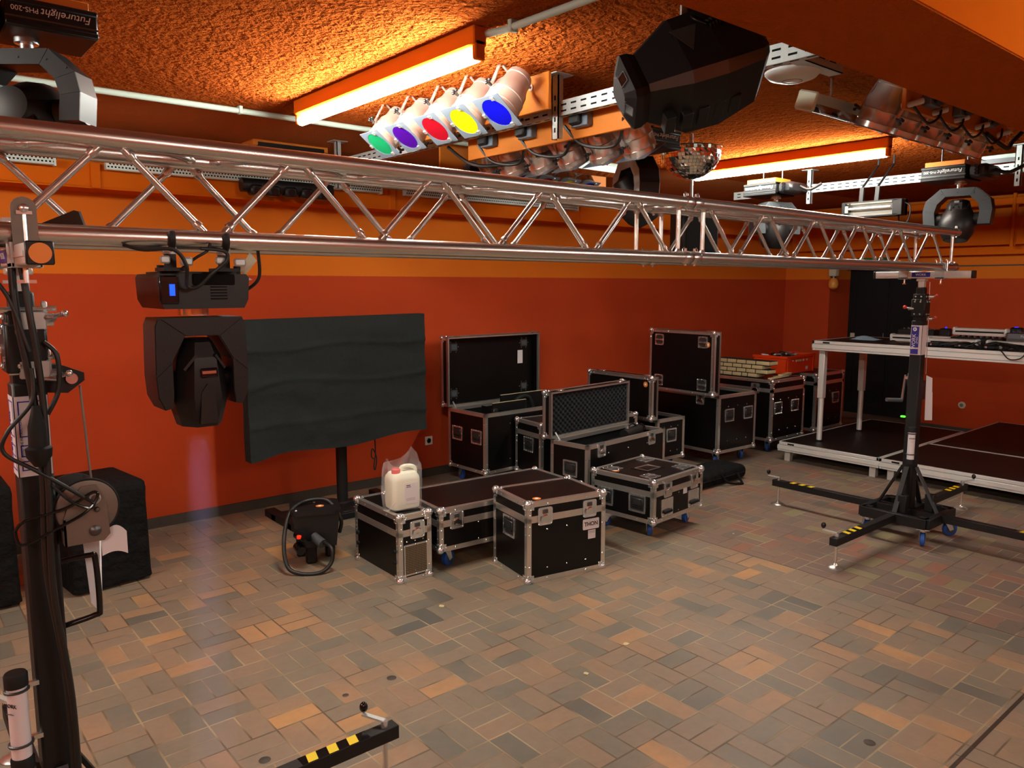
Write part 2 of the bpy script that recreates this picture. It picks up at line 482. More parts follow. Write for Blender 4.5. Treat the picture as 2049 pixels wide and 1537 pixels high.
# ================================================================== the room
CZ = 2.76
b = MB(); b.bb((-3, -3.5, -0.12), (10.7, 5.95, 0), 'floor_clinker'); struct(b.build('floor', smooth=False))
b = MB(); b.bb((-3, -3.5, CZ), (10.7, 4.46, CZ + 0.12), 'ceiling_plaster'); b.bb((-3, 4.46, CZ), (10.7, 5.95, CZ + 0.12), 'smooth_plaster'); struct(b.build('ceiling', smooth=False))
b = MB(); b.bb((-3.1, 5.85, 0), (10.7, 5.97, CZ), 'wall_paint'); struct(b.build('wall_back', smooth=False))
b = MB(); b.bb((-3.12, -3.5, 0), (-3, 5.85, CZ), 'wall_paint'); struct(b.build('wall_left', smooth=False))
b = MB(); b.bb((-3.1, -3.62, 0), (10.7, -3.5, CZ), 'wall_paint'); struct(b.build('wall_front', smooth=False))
b = MB()
b.bb((9.9, 5.2, 0), (10.6, 5.85, CZ), 'wall_paint'); b.bb((9.9, -3.5, 0), (10.6, 4.08, CZ), 'wall_paint'); b.bb((9.9, 4.08, 2.02), (10.6, 5.2, CZ), 'wall_paint')
struct(b.build('wall_right', smooth=False))
b = MB(); b.bb((10.45, 4.08, 0), (10.5, 5.2, 2.02), 'door_black'); b.bb((10.44, 4.2, 0.1), (10.45, 4.62, 1.95), 'door_black', 0.003); b.bb((10.44, 4.66, 0.1), (10.45, 5.1, 1.95), 'door_black', 0.003)
b.tube((10.43, 4.7, 1.02), (10.43, 4.7, 1.12), 0.012, 'dark_steel'); struct(b.build('door_1'))
b = MB(); b.bb((-3, 5.832, 0), (9.9, 5.85, 0.075), 'skirting'); struct(b.build('baseboard_back', smooth=False))
b = MB(); b.bb((9.884, -3.5, 0), (9.9, 4.08, 0.075), 'skirting'); struct(b.build('baseboard_right', smooth=False))
b = MB(); b.bb((-3, 0.852, 2.42), (9.9, 1.22, CZ), 'beam_plaster'); b.bb((-3, 0.848, 2.424), (9.9, 0.853, CZ), 'orange_paint'); struct(b.build('ceiling_beam', smooth=False))
# orange boxed-in pelmets along two walls
b = MB()
b.bb((-3, 5.6, 2.385), (9.6, 5.62, 2.53), 'orange_paint'); b.bb((-3, 5.6, 2.375), (9.9, 5.85, 2.387), 'orange_paint')
for x in (-0.99, 1.21, 3.41, 5.61, 7.81): b.bb((x - 0.03, 5.585, 2.375), (x + 0.03, 5.605, 2.54), 'orange_paint', 0.006)
struct(b.build('trim_1'))
b = MB()
b.bb((9.6, -3.4, 2.215), (9.62, 5.6, 2.5), 'orange_paint'); b.bb((9.6, -3.4, 2.2), (9.9, 5.6, 2.217), 'orange_paint'); b.bb((9.75, -3.4, 2.1), (9.9, 5.6, 2.2), 'orange_paint')
b.bb((9.56, -3.4, 2.62), (9.6, 5.6, 2.7), 'orange_paint', 0.01); b.bb((9.89, -3.4, 1.975), (9.9, 4.08, 1.99), 'skirting')
for y in (-1.5, 0.9, 3.0): b.bb((9.585, y - 0.03, 2.18), (9.605, y + 0.03, 2.7), 'orange_paint', 0.006)
struct(b.build('trim_2'))

def grille(x0, x1, label):
    t = thing('vent_grille', label, 'vent grille', ((x0 + x1) / 2, 5.56, 2.5), 0, 'grilles over the orange pelmet')
    L = x1 - x0
    b = MB(); b.box((0, 0, 0.03), (L, 0.05, 0.075), 'pale_metal', 0.004); b.box((L / 2 - 0.004, -0.002, 0.03), (0.012, 0.056, 0.085), 'pale_metal'); b.build('casing', t)
    b = MB()
    n = int(L / 0.021)
    for r_ in range(3):
        for i in range(n): b.box((-L / 2 + 0.015 + (i + 0.5 * (r_ % 2)) * 0.021, -0.0255, 0.012 + r_ * 0.02), (0.011, 0.001, 0.010), 'inside_black')
    b.build('perforation', t, smooth=False)
grille(0.2, 0.98, 'pale perforated vent grille on the pelmet above the covered speakers')
grille(1.26, 3.28, 'pale perforated vent grille on the pelmet above the covered screen')
grille(3.5, 5.5, 'dim perforated vent grille on the pelmet above the long row of flight cases')

# conduits
t = thing('conduit_pipe', 'long pale conduit clipped along the ceiling above the left part of the truss', 'conduit', (0, 0, 0))
b = MB(); b.tube((-1.2, 4.44, 2.735), (5.0, 4.44, 2.735), 0.016, 'pipe_grey', 10); b.build('pipe', t)
for x in (0.92, 1.72, 2.6, 3.4, 4.2):
    b = MB(); b.box((x, 4.44, 2.742), (0.022, 0.042, 0.05), 'pipe_grey', 0.004); b.build('clip', t)
t = thing('conduit_pipe', 'pale conduit running from the near end of the bright ceiling tube to the front beam', 'conduit', (0, 0, 0))
b = MB(); b.path([(1.955, 2.5, 2.735), (1.98, 2.4, 2.735), (2.0, 1.9, 2.735), (2.0, 1.22, 2.735)], 0.014, 'pipe_grey', 10); b.build('pipe', t)
b = MB(); b.box((1.985, 2.36, 2.742), (0.04, 0.022, 0.05), 'pipe_grey', 0.004); b.build('clip', t)
t = thing('conduit_pipe', 'orange painted pipe standing upright on the pelmet of the right wall', 'conduit', (0, 0, 0))
b = MB(); b.tube((9.57, 3.0, 2.17), (9.57, 3.0, 2.74), 0.02, 'orange_paint', 10); b.build('pipe', t)

# fluorescent battens
def batten(x, y, label, L=1.63):
    t = thing('fluorescent_batten', label, 'ceiling light', (x, y, CZ), 0, 'fluorescent battens on the ceiling')
    b = MB(); b.bb((-0.033, -L / 2, -0.075), (0.033, L / 2, 0), 'orange_paint', 0.006); b.build('housing', t)
    for s in (-1, 1):
        b = MB(); b.box((0, s * (L / 2 - 0.012), -0.09), (0.05, 0.024, 0.075), 'orange_paint', 0.005); b.build('lampholder', t)
    b = MB(); b.tube((0, -L / 2 + 0.024, -0.108), (0, L / 2 - 0.024, -0.108), 0.025, 'tube_glow', 16); b.build('tube', t)
BL = ['lit fluorescent tube in an orange batten at the colour-gel lamps', 'lit fluorescent tube in an orange batten behind the mirror dome']
for i, (x, y) in enumerate(LAMP_SPOTS):
    batten(x, y, BL[i] if i < 2 else 'added lit fluorescent tube in an orange batten outside the picture, for overall light')

# ------------------------------------------------------------------ slotted rails under the ceiling
def rail(name, label, p0, p1, hangers, h=0.07, d=0.035, nx=-1):
    t = thing(name, label, 'mounting rail', (p0[0], p0[1], p0[2]), 0, 'slotted mounting rails')
    L = p1[1] - p0[1]
    b = MB(); b.bb((-0.002, 0, -h / 2), (0.002, L, h / 2), 'galvanised'); b.bb((0, 0, h / 2 - 0.004), (d, L, h / 2), 'galvanised'); b.bb((0, 0, -h / 2), (d, L, -h / 2 + 0.004), 'galvanised')
    y = 0.03
    while y < L - 0.04:
        for z in (-h * 0.2, h * 0.2): b.bb((-0.0027, y, z - 0.004), (0.0027, y + 0.036, z + 0.004), 'inside_black')
        b.bb((0.008, y, -h / 2 - 0.0006), (0.016, y + 0.036, -h / 2), 'inside_black'); y += 0.066
    b.build('channel', t, smooth=False)
    for (hy, z0, z1) in hangers:
        b = MB()
        b.bb((-0.012, hy - 0.022, z0 - p0[2]), (-0.006, hy + 0.022, z1 - p0[2]), 'galvanised'); b.bb((-0.012, hy - 0.022, z0 - p0[2]), (0.02, hy - 0.017, z1 - p0[2]), 'galvanised'); b.bb((-0.012, hy + 0.017, z0 - p0[2]), (0.02, hy + 0.022, z1 - p0[2]), 'galvanised')
        b.bb((-0.05, hy - 0.05, z1 - p0[2] - 0.005), (0.06, hy + 0.05, z1 - p0[2]), 'galvanised')
        for k in range(4): b.bb((-0.0127, hy - 0.005, z0 - p0[2] + 0.03 + k * 0.05), (-0.0118, hy + 0.005, z0 - p0[2] + 0.052 + k * 0.05), 'inside_black')
        b.build('hanger', t, smooth=False)
    return t
rail('slotted_rail', 'white slotted rail running from the lamp board behind the big black effect light', (2.64, 1.26, 2.6), (2.64, 5.2, 2.6), [(1.55, 2.46, 2.76), (0.05, 2.5, 2.76), (3.8, 2.44, 2.76)])
rail('slotted_rail', 'white slotted rail behind the two moving heads before the right wall', (6.46, 0.4, 2.6), (6.46, 4.4, 2.57), [(3.23, 2.47, 2.76), (1.62, 2.47, 2.76)])
b = MB(); b.bb((0, 0, 0), (0.06, 1.6, 0.03), 'pale_metal', 0.004); b.bb((0.0, 0, -0.03), (0.02, 1.6, 0), 'dark_steel')
tag(b.build('cable_tray', loc=(6.55, 0.7, 2.69)), 'pale cable tray under the ceiling above the slotted rail at the right edge', 'cable tray')
b = MB(); b.bb((-0.12, -0.03, 0), (0.28, -0.026, 0.1), 'galvanised'); b.bb((-0.12, -0.03, 0), (0.28, 0.03, 0.004), 'galvanised')
for k in range(4): b.bb((-0.1 + k * 0.09, -0.0315, 0.03), (-0.05 + k * 0.09, -0.0295, 0.045), 'inside_black')
tag(b.build('slotted_bracket', loc=(2.95, 1.72, 2.64), smooth=False), 'white slotted bracket above the round access point', 'bracket')
t = thing('access_point', 'round white wireless access point under the ceiling by the front beam', 'access point', (3.06, 1.82, 2.64))
b = MB(); b.lathe([(0, -0.035), (0.06, -0.032), (0.095, -0.02), (0.112, -0.002), (0.112, 0.006), (0.1, 0.01), (0, 0.01)], 'white_plastic', n=32); b.build('casing', t)
b = MB(); b.path([(0.04 * math.cos(a), 0.04 * math.sin(a), -0.0335) for a in [2 * PI * i / 32 for i in range(32)]], 0.0012, 'grey_ink', 5, True); b.build('status_ring', t)

# ------------------------------------------------------------------ par cans
def par_can(gel, label, group, loc, d, up, finish='par_steel'):
    """beam along local -Z (front at the origin)"""
    t = thing('par_can', label, 'stage lamp', loc, 0, group)
    z = -Vector(d).normalized(); x = Vector(up).cross(z).normalized(); y = z.cross(x)
    t.rotation_euler = Matrix((x, y, z)).transposed().to_euler()
    b = MB()
    b.lathe([(0.083, 0.004), (0.083, 0.03), (0.086, 0.032), (0.084, 0.036), (0.084, 0.085), (0.087, 0.088), (0.083, 0.092), (0.078, 0.135), (0.066, 0.16), (0.061, 0.2), (0.063, 0.203), (0.058, 0.228), (0.03, 0.24), (0, 0.242)], finish, n=28)
    b.build('can', t)
    b = MB(); b.ring(rrect(0.185, 0.185, 0.004, 5), [(0.076 * math.cos(R(a)), 0.076 * math.sin(R(a))) for a in [90 * (i // 6) + 15 * (i % 6) + 7.5 for i in range(24)]], 0.003, 'grey_card')
    for k in range(3):
        a = R(90 + 120 * k); b.box((0.086 * math.cos(a), 0.086 * math.sin(a), 0.0), (0.02, 0.02, 0.012), 'par_steel', 0.002)
    b.build('gel_frame', t, smooth=False)
    b = MB(); b.lathe([(0.0775, 0.001), (0.0775, 0.003), (0, 0.003)], gel, n=32); b.build('gel', t)
    b = MB()
    for s in (-1, 1): b.bar((s * 0.094, 0, 0.07), (s * 0.094, 0.06, 0.235), 0.024, 0.004, 'par_steel', (1, 0, 0))
    b.bar((-0.094, 0.06, 0.235), (0.094, 0.06, 0.235), 0.024, 0.004, 'par_steel', (0, -1, 3))
    b.build('yoke', t)
    for s in (-1, 1):
        b = MB(); b.tube((s * 0.094, 0, 0.07), (s * 0.118, 0, 0.07), 0.008, 'dark_steel', 8)
        for k in range(3):
            a = R(120 * k + 20); b.box((s * 0.122, 0.012 * math.cos(a), 0.07 + 0.012 * math.sin(a)), (0.014, 0.014, 0.014), 'black_plastic', 0.004)
        b.build('knob', t)
    b = MB(); b.tube((0, 0.03, 0.232), (0, 0.045, 0.262), 0.007, 'grey_coat', 8); b.path(spline([(0, 0.045, 0.262), (0.0, 0.07, 0.275), (0.0, 0.10, 0.255), (0.0, 0.11, 0.21)], 5), 0.0035, 'cable', 6); b.build('safety_loop', t)
    return t
GN = {'gel_blue': 'blue', 'gel_yellow': 'yellow', 'gel_red': 'red', 'gel_purple': 'purple', 'gel_green': 'green'}
D1 = (-0.61, 0, -0.79)
for g_, y_ in (('gel_blue', 2.80), ('gel_yellow', 3.05), ('gel_red', 3.29), ('gel_purple', 3.57), ('gel_green', 3.83)):
    par_can(g_, f'chrome lamp with a {GN[g_]} gel in the front row by the bright tube', 'chrome lamps on the front board', (2.26, y_, 2.53), D1, (0, 1, 0), 'par_satin')
D2 = (0.5, 0, -0.86)
for g_, y_ in (('gel_blue', 3.50), ('gel_yellow', 3.25), ('gel_red', 3.02), ('gel_purple', 2.79), ('gel_green', 2.56)):
    par_can(g_, f'chrome lamp with a {GN[g_]} gel in the second row facing away', 'chrome lamps on the second board', (2.97, y_, 2.40), D2, (0, 1, 0))
D3 = (0, 0.42, -0.9)
for g_, x_ in (('gel_blue', 3.78), ('gel_yellow', 4.06), ('gel_red', 4.33), ('gel_purple', 4.61), ('gel_green', 4.92)):
    par_can(g_, f'chrome lamp with a {GN[g_]} gel in the row under the front beam at right', 'chrome lamps on the right board', (x_, 1.82, 2.505), D3, (1, 0, 0))
for i, x_ in enumerate((3.5, 3.72, 3.94, 4.16, 4.38)):
    par_can(['gel_green', 'gel_purple', 'gel_red', 'gel_yellow', 'gel_blue'][i], 'shaded ' + ['far left', 'second', 'middle', 'fourth', 'far right'][i] + ' chrome lamp of the row below the long white lamp trough', 'chrome lamps on the rear board', (x_, 4.33, 2.5), (0, -0.5, -0.86), (-1, 0, 0))

def board(label, a, b_, sockets, face):
    """a, b_: opposite corners; sockets: list of centres; face: unit normal of the socket side"""
    c = [(a[i] + b_[i]) / 2 for i in range(3)]
    t = thing('lamp_board', label, 'mounting board', c, 0, 'orange lamp boards')
    b = MB(); b.box((0, 0, 0), [abs(a[i] - b_[i]) for i in range(3)], 'orange_board', 0.003); b.build('panel', t)
    for p in sockets:
        q = [p[i] - c[i] for i in range(3)]; n = Vector(face)
        along = (0, 1, 0) if abs(n.x) > 0.5 else (1, 0, 0)
        T = frame(Vector(q), along, (0, 0, 1), n)
        b = MB(T); b.box((0, 0, 0.02), (0.11, 0.09, 0.04), 'grey_card', 0.004); b.box((0.015, 0, 0.05), (0.075, 0.07, 0.03), 'black_plastic', 0.008); b.build('socket', t)
    return t
board('orange board with two screws holding the front row of gel lamps', (2.52, 2.74, 2.575), (2.54, 4.02, 2.745), [(2.54, 3.0, 2.66), (2.54, 3.6, 2.66)], (1, 0, 0))
b = MB()
for y in (2.86, 2.92): b.tube((2.519, y, 2.69), (2.514, y, 2.69), 0.016, 'aluminium', 14); b.tube((2.514, y, 2.69), (2.511, y, 2.69), 0.006, 'screw', 8)
o = b.build('washer'); o.parent = [x for x in bpy.data.objects if x.name.startswith('lamp_board')][-1]; o.location = (-2.53, -3.38, -2.66)
board('orange board with plug sockets holding the second row of chrome lamps', (2.74, 2.36, 2.47), (2.76, 3.66, 2.64), [(2.74, 2.72, 2.56), (2.74, 3.12, 2.56), (2.74, 3.44, 2.56)], (-1, 0, 0))
board('orange board under the front beam holding the right row of chrome lamps', (3.68, 1.62, 2.55), (4.95, 1.64, 2.745), [(3.9, 1.62, 2.63), (4.25, 1.62, 2.63), (4.62, 1.62, 2.63)], (0, -1, 0))
board('orange board under the ceiling behind the long white lamp trough', (3.2, 4.60, 2.5), (4.9, 4.62, 2.76), [(3.45, 4.60, 2.58)], (0, -1, 0))
# plugs and cable of the right row
t = thing('cable_loom', 'black cable swags with white plugs under the right lamp board', 'cable', (0, 0, 0))
b = MB()
for i, x_ in enumerate((3.66, 3.93, 4.19, 4.46)): b.path(spline([(x_ + 0.06, 1.6, 2.56), (x_ + 0.16, 1.58, 2.5), (x_ + 0.28, 1.58, 2.54), (x_ + 0.36, 1.6, 2.6)], 6), 0.006, 'cable', 6)
b.path(spline([(4.6, 1.6, 2.55), (4.85, 1.58, 2.5), (5.0, 1.6, 2.56), (5.08, 1.5, 2.7)], 6), 0.012, 'cable', 6)
b.build('cable', t)
for x_ in (3.66, 3.93, 4.19, 4.46, 4.77):
    b = MB(); b.tube((x_ + 0.03, 1.64, 2.565), (x_ + 0.1, 1.58, 2.59), 0.014, 'white_plastic', 10); b.build('plug', t)
t = thing('cable_loom', 'black cable swag along the second board of chrome lamps', 'cable', (0, 0, 0))
b = MB()
for y0 in (3.55, 3.2, 2.85): b.path(spline([(2.73, y0, 2.54), (2.76, y0 - 0.1, 2.44), (2.8, y0 - 0.28, 2.42), (2.74, y0 - 0.38, 2.52)], 6), 0.008, 'cable', 6)
b.path(spline([(2.7, 3.8, 2.56), (2.74, 3.6, 2.44), (2.86, 3.4, 2.44), (2.86, 3.0, 2.47), (2.84, 2.5, 2.52)], 6), 0.01, 'cable', 6)
b.build('cable', t)

# ------------------------------------------------------------------ moving heads on the ceiling
def moving_head(label, loc, rz, face, flip=1, pan=0.0, board=True, headtilt=0.0):
    t = thing('moving_head', label, 'moving head light', loc, rz, 'scanning moving heads on the ceiling')
    # base: extruded aluminium profile block with the name on its -Y side and a dark connector end
    b = MB()
    x0, x1 = (-0.08, 0.21) if flip > 0 else (-0.21, 0.08)
    b.bb((x0, -0.14, 0.0), (x1, 0.14, 0.1), 'black_coat', 0.006)
    for z in (0.012, 0.088): b.bb((x0, -0.146, z - 0.01), (x1, 0.146, z + 0.01), 'black_coat', 0.004)
    b.bb((x0, -0.1425, 0.03), (x1, -0.139, 0.036), 'dark_steel')
    b.build('base', t)
    b = MB(); e0, e1 = (-0.21, -0.085) if flip > 0 else (0.085, 0.21)
    b.bb((e0, -0.13, 0.005), (e1, 0.13, 0.092), 'black_plastic', 0.02)
    for k in range(3): b.tube(((e0 + e1) / 2, -0.128, 0.03 + 0.022 * k), ((e0 + e1) / 2, -0.15, 0.03 + 0.022 * k), 0.012, 'black_gloss', 10)
    b.path(spline([(e0 if flip > 0 else e1, 0, 0.06), ((e0 if flip > 0 else e1) - 0.08 * flip, 0.0, 0.03), ((e0 if flip > 0 else e1) - 0.16 * flip, 0.03, 0.07)], 6), 0.012, 'cable', 8)
    b.build('connector_end', t)
    T = frame(((x0 + x1) / 2, -0.1425, 0.062), (-1, 0, 0), (0, 0, -1), (0, -1, 0))
    text('Futurelight', 0.036, 'lettering_white', T @ Matrix.Translation((-0.045, 0, 0)), 'lettering', t, shear=0.25)
    text('PHS-200', 0.024, 'lettering_white', T @ Matrix.Translation((0.085, 0, 0)), 'lettering', t)
    if board:
        b = MB(); b.bb((x0 - 0.02 + 0.03, -0.11, 0.1), (x1 - 0.02, 0.11, 0.135), 'orange_board', 0.003); b.build('mounting_board', t)
    b = MB(); hz = CZ - loc[2]
    for x_ in (x0 + 0.06, x1 - 0.06): b.tube((x_, 0.05, 0.1), (x_, 0.05, hz), 0.006, 'dark_steel', 8)
    b.build('hanging_rod', t)
    for s in (-1, 1):
        b = MB(); b.tube((x0 + 0.05 if s < 0 else x1 - 0.05, -0.1, 0.1), (x0 + 0.05 if s < 0 else x1 - 0.05, -0.1, 0.118), 0.008, 'steel', 8); b.build('bolt', t)
    # yoke
    P = Matrix.Rotation(pan, 4, 'Z')
    b = MB(P); b.lathe([(0.04, 0.0), (0.04, -0.02), (0.022, -0.022), (0.022, -0.05)], 'steel', n=16); b.build('pan_bearing', t)
    outer = [(-0.11, -0.05), (0.11, -0.05), (0.2, -0.13), (0.215, -0.2), (0.205, -0.30), (0.13, -0.30), (0.14, -0.21), (0.125, -0.155), (0.075, -0.105), (-0.075, -0.105), (-0.125, -0.155), (-0.14, -0.21), (-0.13, -0.30), (-0.205, -0.30), (-0.215, -0.2), (-0.2, -0.13)]
    T = P @ frame((0, 0.055, 0), (1, 0, 0), (0, 0, 1), (0, -1, 0))
    b = MB(T)
    # concave outline split into convex pieces
    q = outer
    for poly in ([q[0], q[1], q[8], q[9]], [q[1], q[2], q[7], q[8]], [q[2], q[3], q[6], q[7]], [q[3], q[4], q[5], q[6]], [q[0], q[9], q[10], q[15]], [q[15], q[10], q[11], q[14]], [q[14], q[11], q[12], q[13]]):
        b.prism(poly, 0.11, 'black_plastic'); 
    for k in range(2):
        zf = 0.1105 if k == 0 else -0.0035
        for poly in ([q[0], q[1], q[8], q[9]], [q[1], q[2], q[7], q[8]], [q[2], q[3], q[6], q[7]], [q[3], q[4], q[5], q[6]], [q[0], q[9], q[10], q[15]], [q[15], q[10], q[11], q[14]], [q[14], q[11], q[12], q[13]]):
            c = (sum(p[0] for p in poly) / 4, sum(p[1] for p in poly) / 4)
            b.prism([(c[0] + (p[0] - c[0]) * 0.985, c[1] + (p[1] - c[1]) * 0.985) for p in poly], zf + 0.003, face, None, zf)
    for x_ in (-0.17, -0.1, 0, 0.1, 0.17): b.tube((x_, -0.08 - 0.4 * max(0, abs(x_) - 0.08), 0.1135), (x_, -0.08 - 0.4 * max(0, abs(x_) - 0.08), 0.116), 0.004, 'screw', 6)
    b.build('yoke', t)
    Hh = P @ Matrix.Translation((0, 0, -0.26)) @ Matrix.Rotation(headtilt, 4, 'X')
    b = MB(Hh)
    b.tube((-0.205, 0, 0), (-0.1, 0, 0), 0.045, 'black_plastic', 20); b.tube((0.1, 0, 0), (0.205, 0, 0), 0.045, 'black_plastic', 20)
    b.lathe([(0.03, 0.13), (0.062, 0.125), (0.075, 0.08), (0.105, 0.02), (0.118, -0.04), (0.105, -0.10), (0.085, -0.135), (0.075, -0.15), (0.0, -0.15)], 'black_plastic', n=28)
    b.box((0, -0.045, 0.06), (0.13, 0.09, 0.13), 'black_plastic', 0.03)
    b.build('head', t)
    b = MB(Hh); b.lathe([(0.07, -0.151), (0.06, -0.146), (0.0, -0.14)], 'black_gloss', n=24); b.build('lens', t)
    b = MB(Hh @ frame((0, -0.0905, 0.05), (1, 0, 0), (0, 0, 1), (0, -1, 0)))
    for k in range(6): b.path(arc((0, 0, 0), 0.03 if k % 2 else 0.02, 60 * k + 8, 60 * k + 52, 4, (1, 0, 0), (0, 1, 0)), 0.003, 'inside_black', 5)
    b.box((0, 0.05, 0.0), (0.03, 0.014, 0.002), 'grey_ink'); b.build('fan_vent', t)
    return t
moving_head('black moving head light at the top left corner above the truss', (0.465, 2.95, 2.535), 0, 'black_plastic', 1, R(-40), headtilt=R(88)).scale = (0.87, 0.87, 0.87)
moving_head('black moving head light hanging between the chrome lamps and the mirror dome', (3.32, 2.90, 2.497), 0, 'galvanised', 1, R(62), board=False, headtilt=R(-35))
moving_head('black moving head light half behind the truss left of the strobe lamp', (5.72, 3.5, 2.47), R(-90), 'grey_coat', -1, R(70), headtilt=R(10))
moving_head('black moving head light with grey yoke above the right end of the truss', (5.92, 2.2, 2.475), R(-90), 'grey_coat', -1, R(8), headtilt=R(-12))

# ------------------------------------------------------------------ big black effect light on the near rail
t = thing('effect_light', 'big black faceted effect light hanging from the front ceiling', 'effect light', (2.13, 1.64, 2.445))
ax = Vector((-0.78, 0.57, -0.30)).normalized(); sx_ = Vector((0, 0, 1)).cross(ax).normalized(); uz = ax.cross(sx_)
T = Matrix((ax, sx_, uz)).transposed().to_4x4() @ Matrix.Rotation(R(30), 4, 'X') @ Matrix.Diagonal((0.80, 0.73, 0.73, 1))
def octa(r, rz_, x, rot=22.5, sq=0.0):
    c = 0.80    # a square tube with bevelled corners
    return [(x, r * px_, rz_ * pz_) for px_, pz_ in ((1, c), (c, 1), (-c, 1), (-1, c), (-1, -c), (-c, -1), (c, -1), (1, -c))]
b = MB(T)
secs = [octa(0.13, 0.10, -0.29), octa(0.165, 0.15, -0.25), octa(0.20, 0.19, -0.08), octa(0.195, 0.185, 0.06), octa(0.12, 0.11, 0.21)]
vs = [p for s_ in secs for p in s_]; fs = [tuple(range(8))[::-1], tuple(range(32, 40))]
for j in range(4):
    for i in range(8): fs.append((j * 8 + i, j * 8 + (i + 1) % 8, (j + 1) * 8 + (i + 1) % 8, (j + 1) * 8 + i))
b.add(vs, fs, 'fixture_body')
# lighter strips along one bevel of the long body
for k in (0,):
    A = [Vector(octa(0.165, 0.15, -0.25)[i]) for i in (6, 7)]; Bq = [Vector(octa(0.20, 0.19, -0.08)[i]) for i in (6, 7)]; Cq = [Vector(octa(0.195, 0.185, 0.06)[i]) for i in (6, 7)]; Dq = [Vector(octa(0.12, 0.11, 0.21)[i]) for i in (6, 7)]
    n_ = Vector((0, 1, -1)).normalized() * 0.0015
    for P_, Q_ in ((A, Bq), (Bq, Cq), (Cq, Dq)): b.add([P_[0] + n_, P_[1] + n_, Q_[1] + n_, Q_[0] + n_], [(0, 1, 2, 3)], 'dark_steel')
b.build('housing', t, angle=12)
b = MB(T)
secs = [octa(0.105, 0.105, 0.19), octa(0.125, 0.125, 0.24), octa(0.125, 0.125, 0.27), octa(0.07, 0.07, 0.30)]
vs = [p for s_ in secs for p in s_]; fs = [tuple(range(8))[::-1], tuple(range(24, 32))]
for j in range(3):
    for i in range(8): fs.append((j * 8 + i, j * 8 + (i + 1) % 8, (j + 1) * 8 + (i + 1) % 8, (j + 1) * 8 + i))
b.add(vs, fs, 'fixture_body'); b.build('lens_head', t, angle=12)
for i in range(8):
    a = R(45 * i); rad = Vector((0, math.cos(a), math.sin(a))); tan = Vector((0, -math.sin(a), math.cos(a))); fw = (Vector((0.075, 0, 0)) - rad * 0.0 + Vector((0, 0, 0))).normalized()
    n = (rad * 0.5 + Vector((0.86, 0, 0))).normalized(); v_ = n.cross(tan)
    b = MB(T @ frame(Vector((0.287, 0, 0)) + rad * 0.092, tan, v_, n)); b.ring(rrect(0.056, 0.046, 0.003, 1), rrect(0.05, 0.04, 0.003, 1), 0.003, 'grey_ink'); b.box((0, 0, 0.001), (0.05, 0.04, 0.001), 'black_gloss'); b.build('lens', t)
b = MB(T)
for k in range(5): b.box((-0.14 + 0.07 * k, -0.06, -0.178 + 0.006 * abs(k - 3)), (0.045, 0.10, 0.05), 'fixture_body', 0.003)
b.build('cooling_fin', t)
b = MB(T)
for k in range(9): b.path(arc((-0.19 + 0.014 * k, 0.192, 0.09 - 0.004 * k), 0.022, 0, 330, 8, (0, 1, 0), (0.2, 0, 1)), 0.004, 'cable', 5)
b.path(spline([(-0.07, 0.2, 0.06), (-0.03, 0.21, 0.1), (-0.05, 0.16, 0.19)], 5), 0.005, 'cable', 6); b.build('coiled_cable', t)
b = MB()
b.bb((-0.06, -0.012, 0.14), (0.0, -0.006, 0.325), 'galvanised'); b.bb((-0.08, -0.05, 0.32), (0.02, 0.04, 0.328), 'galvanised')
b.bar((-0.03, -0.01, 0.2), (0.09, -0.21, 0.06), 0.05, 0.006, 'black_coat', (0.5, 0.8, 0.3)); b.build('hanging_bracket', t)
b = MB(T); b.lathe([(0.0, -0.05), (0.05, -0.05), (0.055, -0.03), (0.055, 0.0)], 'black_coat', (0.02, 0.19, 0.05), (0, 1, 0), 16)
b.prism([(-0.055, 0.03), (0.055, 0.03), (0.0, -0.10)], 0.004, 'dark_steel', frame((0.02, 0.195, 0.05), (-1, 0, 0), (0, 0, 1), (0, 1, 0))); b.build('tilt_knob', t)

# ------------------------------------------------------------------ mirror dome
t = thing('mirror_dome', 'half mirror ball with small facets fixed under the ceiling', 'mirror ball', (4.31, 3.28, 2.66))
b = MB(); rr_ = 0.2
rows = 13
for j in range(rows):
    a0 = -PI / 2 * (j) / rows; a1 = -PI / 2 * (j + 1) / rows
    n = max(5, int(2 * PI * rr_ * math.cos((a0 + a1) / 2) / 0.024))
    for i in range(n):
        p0 = 2 * PI * (i + 0.04) / n; p1 = 2 * PI * (i + 0.96) / n
        c0 = a0 + (a1 - a0) * 0.04; c1 = a0 + (a1 - a0) * 0.96
        jt = [random.uniform(-0.0012, 0.0012) for _ in range(4)]
        q = [(rr_ + jt[k]) for k in range(4)]
        pts = [(q[k] * math.cos(c) * math.cos(p), q[k] * math.cos(c) * math.sin(p), q[k] * math.sin(c)) for k, (p, c) in enumerate(((p0, c0), (p1, c0), (p1, c1), (p0, c1)))]
        b.add(pts, [(0, 1, 2, 3)], 'mirror')
b.build('mirror_facets', t, smooth=False)
b = MB(); b.lathe([(0.001, -0.195)] + [(0.196 * math.cos(-PI / 2 * (1 - k / 10)), 0.196 * math.sin(-PI / 2 * (1 - k / 10))) for k in range(1, 11)] + [(0.2, 0.004), (0, 0.004)], 'dark_steel', n=40); b.build('core', t)
b = MB(); b.lathe([(0.03, 0.0), (0.03, 0.03), (0.012, 0.032), (0.012, 0.1)], 'steel', n=14); b.build('rod', t)

